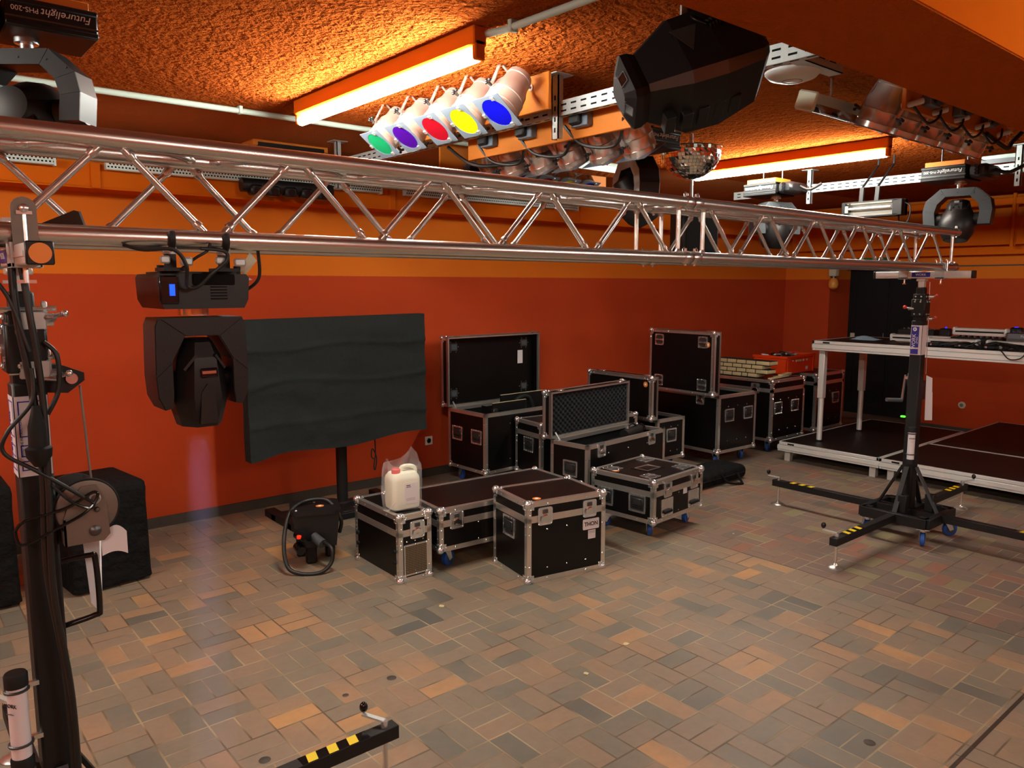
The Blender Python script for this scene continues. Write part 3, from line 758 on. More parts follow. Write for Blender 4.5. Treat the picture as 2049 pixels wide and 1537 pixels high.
# ------------------------------------------------------------------ unlit lamp troughs, strobe, exit sign, wall lamp
def trough(label, x0, x1, y, z, tilt):
    t = thing('lamp_trough', label, 'lamp', ((x0 + x1) / 2, y, z), 0, 'unlit tube troughs')
    L = x1 - x0; T = Matrix.Rotation(tilt, 4, 'X')
    b = MB(T @ frame((-L / 2, 0, 0), (0, -1, 0), (0, 0, 1), (1, 0, 0))); b.prism([(-0.05, 0.045), (0.045, 0.045), (0.05, 0.0), (-0.03, 0.0)], L, 'pale_metal'); b.build('casing', t)
    b = MB(T @ frame((-L / 2 + 0.03, 0, 0), (0, -1, 0), (0, 0, 1), (1, 0, 0))); b.prism([(0.05, 0.0), (-0.045, 0.0), (-0.06, -0.035), (-0.056, -0.037), (-0.04, -0.004), (0.04, -0.004), (0.066, -0.037), (0.07, -0.035)], L - 0.03, 'chrome'); b.build('reflector', t)
    b = MB(T); b.tube((-L / 2 + 0.05, -0.005, -0.024), (L / 2 - 0.05, -0.005, -0.024), 0.013, 'black_gloss', 14); b.build('tube', t)
    for s in (-1, 1):
        b = MB(T); b.box((s * (L / 2 + 0.008), -0.002, 0.005), (0.022, 0.105, 0.09), 'cream_plastic', 0.008); b.build('end_cap', t)
    b = MB()
    for s in (-1, 1): b.tube((s * L * 0.32, 0, 0.04), (s * L * 0.32, 0, CZ - z), 0.006, 'steel', 6)
    b.build('hanger', t)
trough('unlit black-light tube trough with cream end cap beside the right lamp row', 3.5, 4.72, 2.0, 2.62, R(18))
trough('long white lamp trough above the truss, behind the second row of chrome lamps', 3.62, 4.65, 4.18, 2.62, R(10))

t = thing('strobe_light', 'boxy strobe light with silver reflector above the truss', 'strobe light', (5.92, 2.82, 2.335), R(-90))
b = MB(); b.bb((-0.23, -0.0, -0.06), (-0.2, 0.1, 0.06), 'black_coat', 0.004); b.bb((0.16, 0.0, -0.06), (0.23, 0.1, 0.06), 'black_coat', 0.004); b.bb((-0.23, 0.06, -0.06), (0.23, 0.1, 0.06), 'black_coat', 0.004); b.bb((-0.2, -0.0, 0.05), (0.2, 0.1, 0.06), 'black_coat'); b.bb((-0.2, 0.0, -0.06), (0.2, 0.1, -0.05), 'black_coat'); b.build('housing', t)
b = MB(); b.grid(lambda u, v: (-0.2 + 0.36 * u, 0.005 + 0.045 * math.sin(PI * v), -0.05 + 0.1 * v), 2, 10, 'strobe_glass'); b.build('reflector', t)
b = MB(); b.tube((-0.18, 0.02, 0.01), (0.14, 0.02, 0.01), 0.008, 'white_plastic', 10); b.tube((-0.19, 0.005, -0.02), (-0.19, 0.005, 0.03), 0.012, 'cream_plastic', 8); b.build('flash_tube', t)
b = MB()
for x in (-0.1, 0.02): b.bar((x, 0.05, 0.06), (x, 0.06, 0.17), 0.03, 0.02, 'black_coat'); b.bar((x, 0.06, 0.17), (x, 0.3, 0.36), 0.012, 0.012, 'black_coat'); b.tube((x, 0.3, 0.355), (x, 0.3, 0.425), 0.008, 'black_coat', 8)
b.path(spline([(0.23, 0.05, 0.03), (0.27, 0.05, 0.0), (0.26, 0.05, -0.1), (0.2, 0.05, -0.13), (0.19, 0.05, -0.06)], 6), 0.006, 'cable', 6); b.build('mounting_clamp', t)

t = thing('exit_sign', 'green emergency exit sign seen through the truss above the black door', 'exit sign', (9.86, 4.64, 2.165), R(-90))
b = MB(); b.bb((-0.175, -0.03, -0.1), (0.175, 0.04, 0.1), 'exit_green', 0.004); b.build('casing', t)
b = MB(frame((0, -0.0305, 0), (1, 0, 0), (0, 0, 1), (0, -1, 0)))
b.box((0.09, 0, 0.0005), (0.09, 0.15, 0.001), 'label_white'); b.box((-0.09, 0.0, 0.0005), (0.08, 0.022, 0.001), 'label_white'); b.prism([(-0.16, 0), (-0.12, 0.04), (-0.12, -0.04)], 0.001, 'label_white')
b.sph((0.0, 0.055, 0), 0.014, 'label_white', 8, (1, 1, 0.1))
for p, q in (((0.0, 0.035), (-0.01, -0.01)), ((-0.01, -0.01), (0.02, -0.06)), ((-0.01, -0.01), (-0.04, -0.045)), ((0.0, 0.03), (0.03, 0.0)), ((0.0, 0.03), (-0.035, 0.015))): b.bar((*p, 0), (*q, 0), 0.016, 0.002, 'label_white')
b.build('running_figure', t)
b = MB(); b.box((0.0, 0.03, 0.24), (0.16, 0.06, 0.09), 'grey_card', 0.006); tag(b.build('junction_box', loc=(9.84, 4.7, 2.165)), 'small grey box on the wall above the green exit sign', 'junction box')
t = thing('wall_lamp', 'orange glass wall lamp below a grey box at the door corner', 'wall lamp', (9.85, 5.13, 1.80))
b = MB(); b.box((0.0, 0, 0.12), (0.09, 0.1, 0.09), 'cream_plastic', 0.008); b.tube((0.0, 0.0, 0.08), (0, 0, 0.05), 0.03, 'dark_steel', 12); b.build('wall_box', t)
b = MB(); b.lathe([(0.03, 0.05), (0.055, 0.02), (0.065, -0.03), (0.055, -0.075), (0.03, -0.095), (0.0, -0.1)], 'lamp_glass', n=20); b.build('glass_globe', t)

# dark speaker in an orange frame and a black lamp bar at the back
t = thing('ceiling_grille', 'black grille panel in an orange frame under the ceiling above the truss', 'ceiling grille', (2.43, 5.45, 2.72))
b = MB(); b.bb((-0.28, -0.12, 0.0), (0.28, 0.12, 0.04), 'orange_board', 0.004); b.build('frame', t)
b = MB(); b.bb((-0.25, -0.122, -0.004), (0.25, 0.1, 0.025), 'black_plastic', 0.003)
for k in range(12): b.bb((-0.24, -0.11 + 0.017 * k, -0.007), (0.24, -0.104 + 0.017 * k, -0.003), 'inside_black')
b.build('panel', t)
t = thing('lamp_bar', 'black multi-lens lamp bar behind the truss above the covered screen', 'lamp bar', (2.44, 5.45, 2.44), R(-2))
b = MB(); b.path([(-0.34, 0, 0.02), (0.34, 0, 0.02)], 0.05, 'black_plastic', 12); b.box((0, 0.03, 0.04), (0.6, 0.1, 0.05), 'black_plastic', 0.01); b.build('housing', t)
for k in range(5):
    b = MB(); b.box((-0.25 + 0.125 * k, -0.03, -0.015), (0.09, 0.09, 0.07), 'black_plastic', 0.012); b.tube((-0.25 + 0.125 * k, -0.07, -0.02), (-0.25 + 0.125 * k, -0.082, -0.022), 0.026, 'black_gloss', 12); b.build('lamp_pod', t)
b = MB(); b.tube((0, 0.05, 0.02), (0, 0.15, 0.02), 0.012, 'steel', 8); b.build('mount', t)
t = thing('speaker_box', 'tall black box hanging behind the truss under the mirror dome', 'speaker', (4.66, 3.5, 2.135), R(-20))
b = MB(); b.bb((-0.15, -0.1, -0.2), (0.15, 0.1, 0.2), 'black_plastic', 0.02); b.build('cabinet', t)
b = MB(); b.bb((-0.13, -0.104, -0.18), (0.13, -0.099, 0.18), 'inside_black', 0.002); b.build('grille', t)
b = MB(); b.tube((0.0, 0.05, 0.2), (0, 0.05, 0.625), 0.012, 'galvanised', 8); b.build('hanging_rod', t)
# ================================================================== truss
TY, TD, TZ0, TZ1 = 2.255, 0.1185, 1.88, 2.117
CORN = [(TY - TD, TZ1), (TY + TD, TZ1), (TY - TD, TZ0), (TY + TD, TZ0)]
def truss(label, x0, x1, top0, step, first):
    t = thing('truss_segment', label, 'lighting truss', (x0, TY, TZ0 - 0.025), 0, 'square aluminium truss segments')
    O = Vector((x0, TY, TZ0 - 0.025))
    L = lambda x, y, z: Vector((x, y, z)) - O
    for y, z in CORN:
        b = MB(); b.lathe([(0.025, 0), (0.025, x1 - x0)], 'truss_alu', L(x0, y, z), (1, 0, 0), 24); b.build('chord', t)
        for xe, s in ((x0, 1), (x1, -1)):
            b = MB(); b.lathe([(0.0255, 0.0), (0.0285, 0.012), (0.0285, 0.05), (0.0255, 0.058)], 'truss_alu', L(xe, y, z), (s, 0, 0), 20)
            b.tube(L(xe + s * 0.03, y, z - 0.036), L(xe + s * 0.03, y, z + 0.04), 0.006, 'steel', 8); b.path([L(xe + s * 0.03, y, z + 0.036) + Vector(p) for p in ((0, 0, 0), (s * 0.012, 0, 0.008), (s * 0.022, 0, 0.0), (s * 0.022, 0, -0.01))], 0.002, 'steel', 5)
            b.build('coupler', t)
    # zig-zag braces of the four faces; meshes shared between repeats
    cache = {}
    def brace(p, q, r=0.0095):
        p = L(*p); q = L(*q); key = tuple(round(v, 3) for v in (q - p)) + (r,)
        if key not in cache:
            b = MB(); d = q - p; b.tube((0, 0, 0), d, r, 'truss_alu', 10)
            for e, dd in ((Vector((0, 0, 0)), d.normalized()), (d, -d.normalized())): b.lathe([(r * 1.45, 0.02), (r * 1.3, 0.03), (r, 0.036)], 'truss_alu', e, dd, 10)
            o = b.build('brace', t); cache[key] = o; o.location = p
        else:
            o = cache[key].copy(); COL.objects.link(o); o.parent = t; o.location = p
    n = int((x1 - x0) / step) + 2
    g = 0.026
    for side, ph in ((TY - TD, 0.0), (TY + TD, 0.5)):
        for k in range(-1, n + 1):
            xt = top0 + (k + ph) * step; xb = xt + step / 2
            for (xa, za, xc, zc) in ((xt + g, TZ1 - 0.02, xb - g, TZ0 + 0.02), (xb + g, TZ0 + 0.02, xt + step - g, TZ1 - 0.02)):
                if min(xa, xc) > x0 + 0.03 and max(xa, xc) < x1 - 0.03: brace((xa, side, za), (xc, side, zc))
        for xe in (x0 + 0.085, x1 - 0.085): brace((xe, side, TZ0), (xe, side, TZ1), 0.0105)
    for z in (TZ0, TZ1):
        for k in range(-1, n + 1):
            xt = top0 + k * step + 0.05; xb = xt + step / 2
            for (xa, ya, xc, yc) in ((xt + g, TY - TD + 0.02, xb - g, TY + TD - 0.02), (xb + g, TY + TD - 0.02, xt + step - g, TY - TD + 0.02)):
                if min(xa, xc) > x0 + 0.03 and max(xa, xc) < x1 - 0.03: brace((xa, ya, z), (xc, yc, z))
        for xe in (x0 + 0.085, x1 - 0.085): brace((xe, TY - TD, z), (xe, TY + TD, z), 0.0105)
truss('long shiny truss segment at left carrying the moving head', -0.18, 2.818, 0.015, 0.485, 0)
truss('long shiny truss segment at right ending on the far lifting stand', 2.822, 5.77, 2.93, 0.481, 0)

# ================================================================== lifting stands
MASTS = {}
def lift_stand(label, x, y, which):
    t = thing('lifting_stand', label, 'truss lifting stand', (x, y, 0), 0, 'truss lifting stands')
    # base frame with casters
    b = MB()
    for s in (-1, 1):
        b.bb((-0.22, s * 0.22 - 0.02, 0.135), (0.22, s * 0.22 + 0.02, 0.205), 'black_coat', 0.003); b.bb((s * 0.22 - 0.02, -0.22, 0.135), (s * 0.22 + 0.02, 0.22, 0.205), 'black_coat', 0.003)
    b.bb((-0.2, -0.04, 0.14), (0.2, 0.04, 0.2), 'black_coat'); b.bb((-0.04, -0.2, 0.14), (0.04, 0.2, 0.2), 'black_coat')
    for sx in (-1, 1):
        for sy in (-1, 1): b.bb((sx * 0.19 - 0.03, sy * 0.19 - 0.03, 0.2), (sx * 0.19 + 0.03, sy * 0.19 + 0.03, 0.205), 'black_coat')
    for sx, sy in ((-0.14, -0.03), (0.03, -0.14)): b.bb((sx - 0.028, sy - 0.028, 0.2), (sx + 0.028, sy + 0.028, 0.32), 'black_coat', 0.003)
    b.build('base_frame', t)
    for k, (sx, sy, a) in enumerate(((-0.19, -0.19, 20), (0.19, -0.19, -35), (0.19, 0.19, 10), (-0.19, 0.19, 40))):
        T = Matrix.Translation((sx, sy, 0)) @ Matrix.Rotation(R(a), 4, 'Z')
        b = MB(T); b.bb((-0.04, -0.04, 0.128), (0.04, 0.04, 0.134), 'steel'); b.tube((0, 0, 0.11), (0, 0, 0.13), 0.022, 'steel', 12)
        for s in (-1, 1): b.prism([(-0.025, 0.115), (0.025, 0.115), (0.05, 0.05), (0.022, 0.04)], s * 0.02 + 0.002, 'steel', frame((0, 0, 0), (1, 0, 0), (0, 0, 1), (0, -1, 0)), s * 0.02 - 0.002)
        c = b.build('caster', t)
        b = MB(T); b.lathe([(0.012, -0.015), (0.04, -0.015), (0.05, -0.011), (0.05, 0.011), (0.04, 0.015), (0.012, 0.015)], 'wheel_blue', (0.032, 0, 0.052), (0, 1, 0), 22); b.lathe([(0.03, -0.017), (0.03, 0.017)], 'grey_coat', (0.032, 0, 0.052), (0, 1, 0), 14); b.build('wheel', c)
    for k, (dx, dy) in enumerate(((1, 0), (-1, 0), (0, 1), (0, -1))):
        T = frame((0, 0, 0), (dx, dy, 0), (-dy, dx, 0), (0, 0, 1))
        b = MB(T); b.bb((0.2, -0.025, 0.15), (1.045, 0.025, 0.2), 'black_coat', 0.002); lg = b.build('leg', t)
        b = MB(T)
        for j in range(6): b.prism([(0.70 + 0.075 * j, -0.0225), (0.735 + 0.075 * j, -0.0225), (0.745 + 0.075 * j, 0.0225), (0.71 + 0.075 * j, 0.0225)] if j < 3 else [], 0.2012, 'yellow_tape', None, 0.2) if j < 3 else None
        b.bb((0.68, -0.0235, 0.1999), (0.93, 0.0235, 0.2004), 'black_gloss'); b.build('hazard_tape', lg)
        b = MB(T); b.tube((1.0, 0, 0.02), (1.0, 0, 0.215), 0.009, 'aluminium', 12); b.lathe([(0.05, 0.0), (0.05, 0.004), (0.042, 0.010), (0.018, 0.018), (0.012, 0.03), (0.009, 0.032)], 'aluminium', (1.0, 0, 0), n=24); b.build('levelling_foot', lg)
        b = MB(T); a = ([125, -70, 30, 20] if which == 'near' else [-45, -70, 30, 20])[k]
        ca, sa = math.cos(R(a)), math.sin(R(a))
        b.tube((1.0, 0, 0.2), (1.0, 0, 0.224), 0.014, 'steel', 10); b.bar((1.0, 0, 0.222), (1.0 + 0.085 * ca, 0.085 * sa, 0.235), 0.018, 0.007, 'galvanised'); cr_ = b.build('crank', lg)
        b = MB(T); b.tube((1.0 + 0.08 * ca, 0.08 * sa, 0.233), (1.0 + 0.08 * ca, 0.08 * sa, 0.248), 0.006, 'steel', 8); b.sph((1.0 + 0.08 * ca, 0.08 * sa, 0.262), 0.017, 'black_gloss', 14, (0.9, 0.9, 1.15)); b.build('knob', cr_)
    for dx, dy in ((1, 0), (-1, 0), (0, 1), (0, -1)):
        b = MB(); b.bar((0.2 * dx, 0.2 * dy, 0.2), (0.045 * dx, 0.045 * dy, 0.50), 0.032, 0.012, 'black_coat' if (dx, dy) != (0, -1) else 'grey_coat', (dx, dy, 0.4)); b.build('brace', t)
    # mast sections
    def sq(z0, z1, w_, m='black_coat', name='mast'):
        b = MB(); b.bb((-w_ / 2, -w_ / 2, z0), (w_ / 2, w_ / 2, z1), m, 0.006); return b.build(name, t)
    sq(0.14, 1.52, 0.076); sq(1.50, 1.64, 0.066); sq(1.62, 1.745, 0.054); sq(1.73, 1.80, 0.04, 'stage_alu')
    b = MB(); b.bb((-0.028, -0.028, 1.785), (0.028, 0.028, 1.802), 'stage_alu', 0.003); b.build('collar', t)
    for z0, z1, w_ in ((1.545, 1.665, 0.084), (1.64, 1.70, 0.07)):
        b = MB()
        for s in (-1, 1): b.bb((-w_ / 2, s * w_ / 2 - 0.004, z0), (w_ / 2, s * w_ / 2 + 0.004, z1), 'black_coat', 0.004); b.bb((s * w_ / 2 - 0.004, -w_ / 2, z0), (s * w_ / 2 + 0.004, w_ / 2, z1), 'black_coat', 0.004)
        for i in range(2):
            for j in range(2):
                b.sph(((-0.018 + 0.036 * i), -w_ / 2 - 0.006, z0 + 0.018 + (z1 - z0 - 0.036) * j), 0.007, 'steel', 8); b.sph((-w_ / 2 - 0.006, (-0.018 + 0.036 * i), z0 + 0.018 + (z1 - z0 - 0.036) * j), 0.007, 'steel', 8)
        b.build('roller_bracket', t)
    # locking pins with red grips
    for z, s in ((1.68, 1), (1.60, -1), (1.53, 1)):
        b = MB(); d = Vector((0.77 * s, -0.64 * s, 0)); p = Vector((0, 0, z)) + d * 0.045
        b.tube(p, p + d * 0.035, 0.011, 'steel', 10); b.tube(p + d * 0.02, p + d * 0.055 + Vector((0, 0, 0.008)), 0.006, 'steel', 8); b.sph(p + d * 0.062 + Vector((0, 0, 0.01)), 0.009 if s > 0 else 0.013, 'cap_red' if which == 'far' else 'steel', 10); b.build('locking_pin', t)
    # document tube
    tx, ty_ = (-0.075, -0.03)
    if which == 'near': tx, ty_ = -0.082, -0.045
    b = MB(); b.tube((tx, ty_, 0.545), (tx, ty_, 0.782), 0.023, 'label_white', 18); dt = b.build('document_tube', t)
    for z in (0.535, 0.76):
        b = MB(); b.lathe([(0.0, 0), (0.027, 0), (0.027, 0.03), (0.024, 0.035), (0, 0.036)], 'rubber', (tx, ty_, z - 0.005), n=18); b.build('cap', dt)
    for z in (0.60, 0.745):
        b = MB(); b.path([(tx + 0.026 * math.cos(a), ty_ + 0.026 * math.sin(a), z) for a in [2 * PI * i / 16 for i in range(16)]], 0.004, 'dark_steel', 6, True); b.box((tx + 0.035, ty_ + 0.01, z), (0.03, 0.012, 0.012), 'steel'); b.build('clamp_ring', dt)
    T = frame((tx - 0.0195, ty_ - 0.0135, 0.66), (0.57, -0.82, 0), (0, 0, 1), (-0.82, -0.57, 0))
    text('WORK', 0.014, 'ink', T @ Matrix.Translation((0, 0.052, 0.0)), 'lettering', dt); text('truss lifters', 0.005, 'grey_ink', T @ Matrix.Translation((0, 0.03, 0.0)), 'lettering', dt)
    # support bar along Y with clamps on the truss chords
    b = MB(); b.bb((-0.025, -0.31, 1.805), (0.025, 0.31, 1.852), 'stage_alu', 0.003); b.bb((-0.028, -0.29, 1.822), (0.028, 0.29, 1.834), 'stage_alu'); sb = b.build('support_bar', t)
    for s in (-1, 1):
        b = MB(); b.bb((-0.027, s * 0.31, 1.803), (0.027, s * 0.325, 1.854), 'black_plastic', 0.003); b.build('end_cap', sb)
    b = MB(frame((-0.0258, 0.0, 1.829), (0, -1, 0), (0, 0, 1), (-1, 0, 0))); b.box((0, 0, 0.003), (0.12, 0.03, 0.0012), 'label_blue'); lb = b.build('name_plate', sb)
    text('WORK', 0.022, 'lettering_white', frame((-0.0298, 0.0, 1.829), (0, -1, 0), (0, 0, 1), (-1, 0, 0)), 'lettering', sb)
    if which == 'near':
        b = MB(); b.lathe([(0.0, 0.0), (0.022, 0.0), (0.022, 0.0015), (0, 0.0016)], 'sticker_orange', (0, -0.325, 1.828), (0, -1, 0), 28); st = b.build('sticker', sb); st['label'] = 'round orange sticker'
    for s in (-1, 1):
        y0 = s * TD
        b = MB(); b.bb((-0.032, y0 - 0.03, 1.80), (0.032, y0 + 0.03, 1.812), 'galvanised', 0.002); b.bb((-0.032, y0 - 0.03, 1.8), (-0.026, y0 + 0.03, 1.858), 'galvanised'); b.bb((0.026, y0 - 0.03, 1.8), (0.032, y0 + 0.03, 1.858), 'galvanised')
        b.path(arc((0, y0, TZ0), 0.031, 200, 340, 10, (0, 1, 0), (0, 0, 1)), 0.006, 'galvanised', 6)
        b.tube((0, y0, 1.765), (0, y0, 1.80), 0.006, 'steel', 8); b.bar((-0.02, y0, 1.768), (0.02, y0, 1.768), 0.008, 0.008, 'steel')
        for e in (-1, 1): b.tube((0.0, y0 + e * 0.034, TZ0 - 0.03), (0.0, y0 + e * 0.034, TZ0 + 0.045), 0.005, 'steel', 8); b.bar((-0.016, y0 + e * 0.034, TZ0 + 0.045), (0.016, y0 + e * 0.034, TZ0 + 0.045), 0.012, 0.008, 'steel')
        b.path(arc((0.012, y0, TZ0), 0.0285, -30, 210, 14, (0, 1, 0), (0, 0, 1)), 0.004, 'galvanised', 6); b.path(arc((-0.012, y0, TZ0), 0.0285, -30, 210, 14, (0, 1, 0), (0, 0, 1)), 0.004, 'galvanised', 6)
        b.build('truss_clamp', t)
    # rating label
    b = MB()
    b.bb((-0.0392, -0.036, 1.285), (-0.0382, 0.036, 1.487), 'label_white'); b.bb((-0.036, -0.0392, 1.285), (0.036, -0.0382, 1.487), 'label_white'); lbl = b.build('label', t)
    if which == 'far':
        b = MB(); b.bb((-0.0398, -0.018, 1.335), (-0.0393, 0.033, 1.478), 'label_blue'); b.bb((-0.0398, -0.018, 1.29), (-0.0393, 0.033, 1.325), 'label_blue'); b.build('blue_field', lbl)
        T = frame((-0.0402, 0.008, 1.385), (0, 0, 1), (0, 1, 0), (-1, 0, 0))
        text('WORK', 0.034, 'lettering_white', T @ Matrix.Translation((-0.01, 0.005, 0)), 'lettering', lbl); text('LIFTERS', 0.014, 'lettering_white', T @ Matrix.Translation((0, -0.016, 0)), 'lettering', lbl)
        b = MB(frame((-0.0402, 0.01, 1.46), (0, -1, 0), (0, 0, 1), (-1, 0, 0))); b.lathe([(0, 0), (0.013, 0), (0.013, 0.0008), (0, 0.0008)], 'lettering_white', n=20); b.prism([(-0.004, -0.006), (0.007, 0), (-0.004, 0.006)], 0.0014, 'label_blue'); b.build('emblem', lbl)
    else:
        b = MB()
        for z0, z1 in ((1.30, 1.325), (1.335, 1.365), (1.385, 1.475)):
            for f in (0, 1):
                P4 = [(-0.03, z0), (0.03, z0), (0.03, z1), (-0.03, z1)]
                T = frame((0, -0.0393, 0), (1, 0, 0), (0, 0, 1), (0, -1, 0)) if f else frame((-0.0393, 0, 0), (0, -1, 0), (0, 0, 1), (-1, 0, 0))
                inn = [(p[0] * 0.9, (z0 + z1) / 2 + (p[1] - (z0 + z1) / 2) * (1 - 0.006 / (z1 - z0))) for p in P4]
                b.ring(P4, inn, 0.0006, 'label_blue', T)
        b.build('printed_box', lbl)
        text('WORK LIFTERS', 0.018, 'label_blue', frame((-0.0396, 0.022, 1.385), (0, 0, 1), (0, 1, 0), (-1, 0, 0)), 'lettering', lbl)
        text('READ THE INSTRUCTIONS', 0.008, 'ink', frame((-0.026, -0.0396, 1.385), (0, 0, 1), (-1, 0, 0), (0, -1, 0)), 'lettering', lbl)
    return t
far = lift_stand('black lifting stand with a blue label under the right end of the truss', 5.54, 2.255, 'far')
near = lift_stand('black lifting stand hung with cables at the left edge under the truss', 0.30, 2.255, 'near')

# far stand: winch behind the mast with a crank handle reaching left, hanging papers
t = far
b = MB(); b.bb((0.04, -0.03, 0.96), (0.11, 0.05, 1.1), 'dark_steel', 0.01); b.lathe([(0.07, -0.02), (0.07, -0.014), (0.03, -0.014), (0.03, 0.03), (0.07, 0.03), (0.07, 0.036)], 'dark_steel', (0.085, 0.03, 1.1), (0, 1, 0), 20); b.build('winch', t)
b = MB(); b.bar((-0.02, 0.06, 1.14), (-0.035, 0.07, 0.955), 0.016, 0.008, 'steel'); b.tube((-0.03, 0.05, 1.12), (0.05, 0.05, 1.12), 0.01, 'steel', 10); b.tube((-0.035, 0.07, 0.962), (-0.145, 0.125, 0.97), 0.014, 'grey_coat', 12); b.build('crank_handle', t)
b = MB(); b.tube((0.02, -0.042, 1.78), (0.05, -0.045, 1.15), 0.0025, 'steel', 6); b.build('wire_rope', t)
b = MB(); b.box((-0.055, 0.045, 0.852), (0.02, 0.03, 0.012), 'level_glow', 0.003); gl = b.build('spirit_level', t); gl['label'] = 'green spirit level with an added glow'
b = MB()
b.add([(0.055, -0.05, 1.02), (0.105, -0.075, 1.02), (0.13, -0.075, 0.82), (0.068, -0.05, 0.825)], [(0, 1, 2, 3)], 'paper'); b.add([(0.058, -0.046, 1.14), (0.1, -0.07, 1.12), (0.108, -0.073, 0.98), (0.06, -0.048, 0.99)], [(0, 1, 2, 3)], 'paper')
o = b.build('hanging_paper', smooth=False); sm = o.modifiers.new('s', 'SOLIDIFY'); sm.thickness = 0.001
o.location = (5.54, 2.255, 0); tag(o, 'white sheet of paper hanging on the far lifting stand', 'paper')

# near stand: pulley bracket, wire rope, winch with drum, handle loop
t = near
b = MB(); b.prism([(0.038, 1.49), (0.038, 1.56), (0.07, 1.56), (0.125, 1.535), (0.125, 1.515), (0.085, 1.485)], 0.022, 'black_coat', frame((0, 0, 0), (1, 0, 0), (0, 0, 1), (0, -1, 0)), -0.022)
b.tube((0.095, -0.024, 1.522), (0.095, -0.028, 1.522), 0.014, 'steel', 16); b.build('pulley_bracket', t)
b = MB(); b.tube((0.117, 0, 1.50), (0.122, -0.03, 1.255), 0.003, 'winch_plate', 8); b.build('wire_rope', t)
T = frame((-0.042, -0.07, 0), (1, 0, 0), (0, 0, 1), (0, -1, 0))
b = MB(T); b.path([(0.142 + 0.074 * math.cos(a), 1.19 + 0.074 * math.sin(a), 0.002) for a in [2 * PI * i / 40 for i in range(40)]], 0.004, 'black_coat', 6, True)
b.lathe([(0.068, 0.0), (0.072, 0.002), (0.072, 0.006), (0.067, 0.008), (0.0, 0.008)], 'winch_plate', (0.142, 1.19, 0.0), (0, 0, 1), 40); b.lathe([(0.07, -0.07), (0.07, -0.066), (0.04, -0.066), (0.04, 0.0)], 'dark_steel', (0.125, 1.2, 0.0), (0, 0, 1), 36); b.build('winch_drum', t)
b = MB(T)
b.prism([(0.085, 1.10), (0.175, 1.10), (0.19, 1.115), (0.185, 1.20), (0.165, 1.25), (0.13, 1.25), (0.10, 1.21), (0.085, 1.17)], 0.014, 'winch_plate', None, 0.0095)
b.bb((0.085, 1.10, -0.07), (0.09, 1.17, 0.014), 'winch_plate'); b.bb((0.04, 1.1, -0.07), (0.09, 1.16, -0.065), 'dark_steel')
for u_, v_, r_ in ((0.155, 1.13, 0.014), (0.162, 1.185, 0.007)): b.lathe([(r_, 0.014), (r_, 0.018), (r_ * 0.6, 0.022), (0, 0.023)], 'dark_steel', (u_, v_, 0), (0, 0, 1), 16)
b.path(arc((0.158, 1.215, 0.018), 0.012, 0, 360, 12, (1, 0, 0), (0, 1, 0)), 0.003, 'galvanised', 6); b.build('winch_housing', t)
b = MB()
b.path(spline([(-0.06, -0.075, 1.16), (-0.05, -0.1, 1.13), (0.02, -0.1, 1.155), (0.09, -0.1, 1.185), (0.12, -0.1, 1.22), (0.11, -0.1, 1.235), (0.05, -0.1, 1.205), (-0.04, -0.1, 1.19), (-0.06, -0.075, 1.16)], 5), 0.004, 'black_gloss', 8)
b.path(spline([(0.02, -0.1, 1.27), (0.06, -0.1, 1.22), (0.1, -0.1, 1.195), (0.11, -0.1, 1.205), (0.09, -0.1, 1.225)], 5), 0.004, 'black_gloss', 8); b.build('cable_tie', t)
b = MB(); b.path(spline([(0.038, -0.02, 1.045), (0.105, -0.03, 1.05), (0.118, -0.032, 1.035), (0.12, -0.035, 0.90), (0.108, -0.035, 0.885), (0.038, -0.02, 0.87)], 5), 0.0075, 'black_gloss', 10); b.build('grip_handle', t)
for z in (1.69, 1.57):
    b = MB()
    b.box((0.045, -0.03, z), (0.012, 0.02, 0.06), 'galvanised', 0.003); b.bb((-0.02, -0.047, z - 0.04), (0.046, -0.037, z + 0.005), 'galvanised', 0.003)
    b.tube((-0.05, -0.03, z + 0.01), (0.07, -0.035, z + 0.012), 0.007, 'steel', 8); b.tube((-0.04, -0.03, z - 0.025), (0.062, -0.035, z - 0.025), 0.006, 'steel', 8)
    b.build('guide_roller', t)
# upright hook plate over the near chord
b = MB(frame((0, 0, 0), (1, 0, 0), (0, 0, 1), (0, -1, 0)))
pl = [(-0.026, 1.85), (0.026, 1.85)] + [(0.026 * math.cos(a), 1.935 + 0.026 * math.sin(a)) for a in [PI * i / 8 for i in range(9)]]
b.prism(pl, 0.155, 'winch_plate', None, 0.149); b.lathe([(0.01, 0), (0.01, 0.006), (0.006, 0.009), (0, 0.0095)], 'steel', (0, 1.935, 0.155), (0, 0, 1), 12); b.build('hook_plate', t)
# cables draped down the near mast
t = thing('hanging_cable', 'thick black cables hanging down the left lifting stand', 'cable', (0, 0, 0))
def cab(pts, r, k=8): 
    b = MB(); b.path(spline([(0.30 + p[0], 2.255 + p[1], p[2]) for p in pts], k), r, 'cable', 10); return b
cab([(-0.02, -0.06, 1.86), (-0.02, -0.068, 1.7), (0.0, -0.07, 1.5), (0.008, -0.075, 1.3), (0.0, -0.08, 1.05), (0.02, -0.085, 0.8), (0.025, -0.09, 0.55), (0.02, -0.09, 0.2), (0.03, -0.08, 0.012), (-0.25, -0.15, 0.012)], 0.009).build('cable', t)
cab([(-0.005, -0.06, 1.86), (0.005, -0.085, 1.7), (0.018, -0.085, 1.5), (0.015, -0.095, 1.25), (0.008, -0.095, 1.0), (0.03, -0.1, 0.7), (0.032, -0.1, 0.3), (0.05, -0.09, 0.012), (-0.2, -0.25, 0.012)], 0.008).build('cable', t)
cab([(-0.05, -0.05, 1.85), (-0.06, -0.06, 1.79), (-0.03, -0.07, 1.72), (0.0, -0.08, 1.6)], 0.005).build('cable', t)
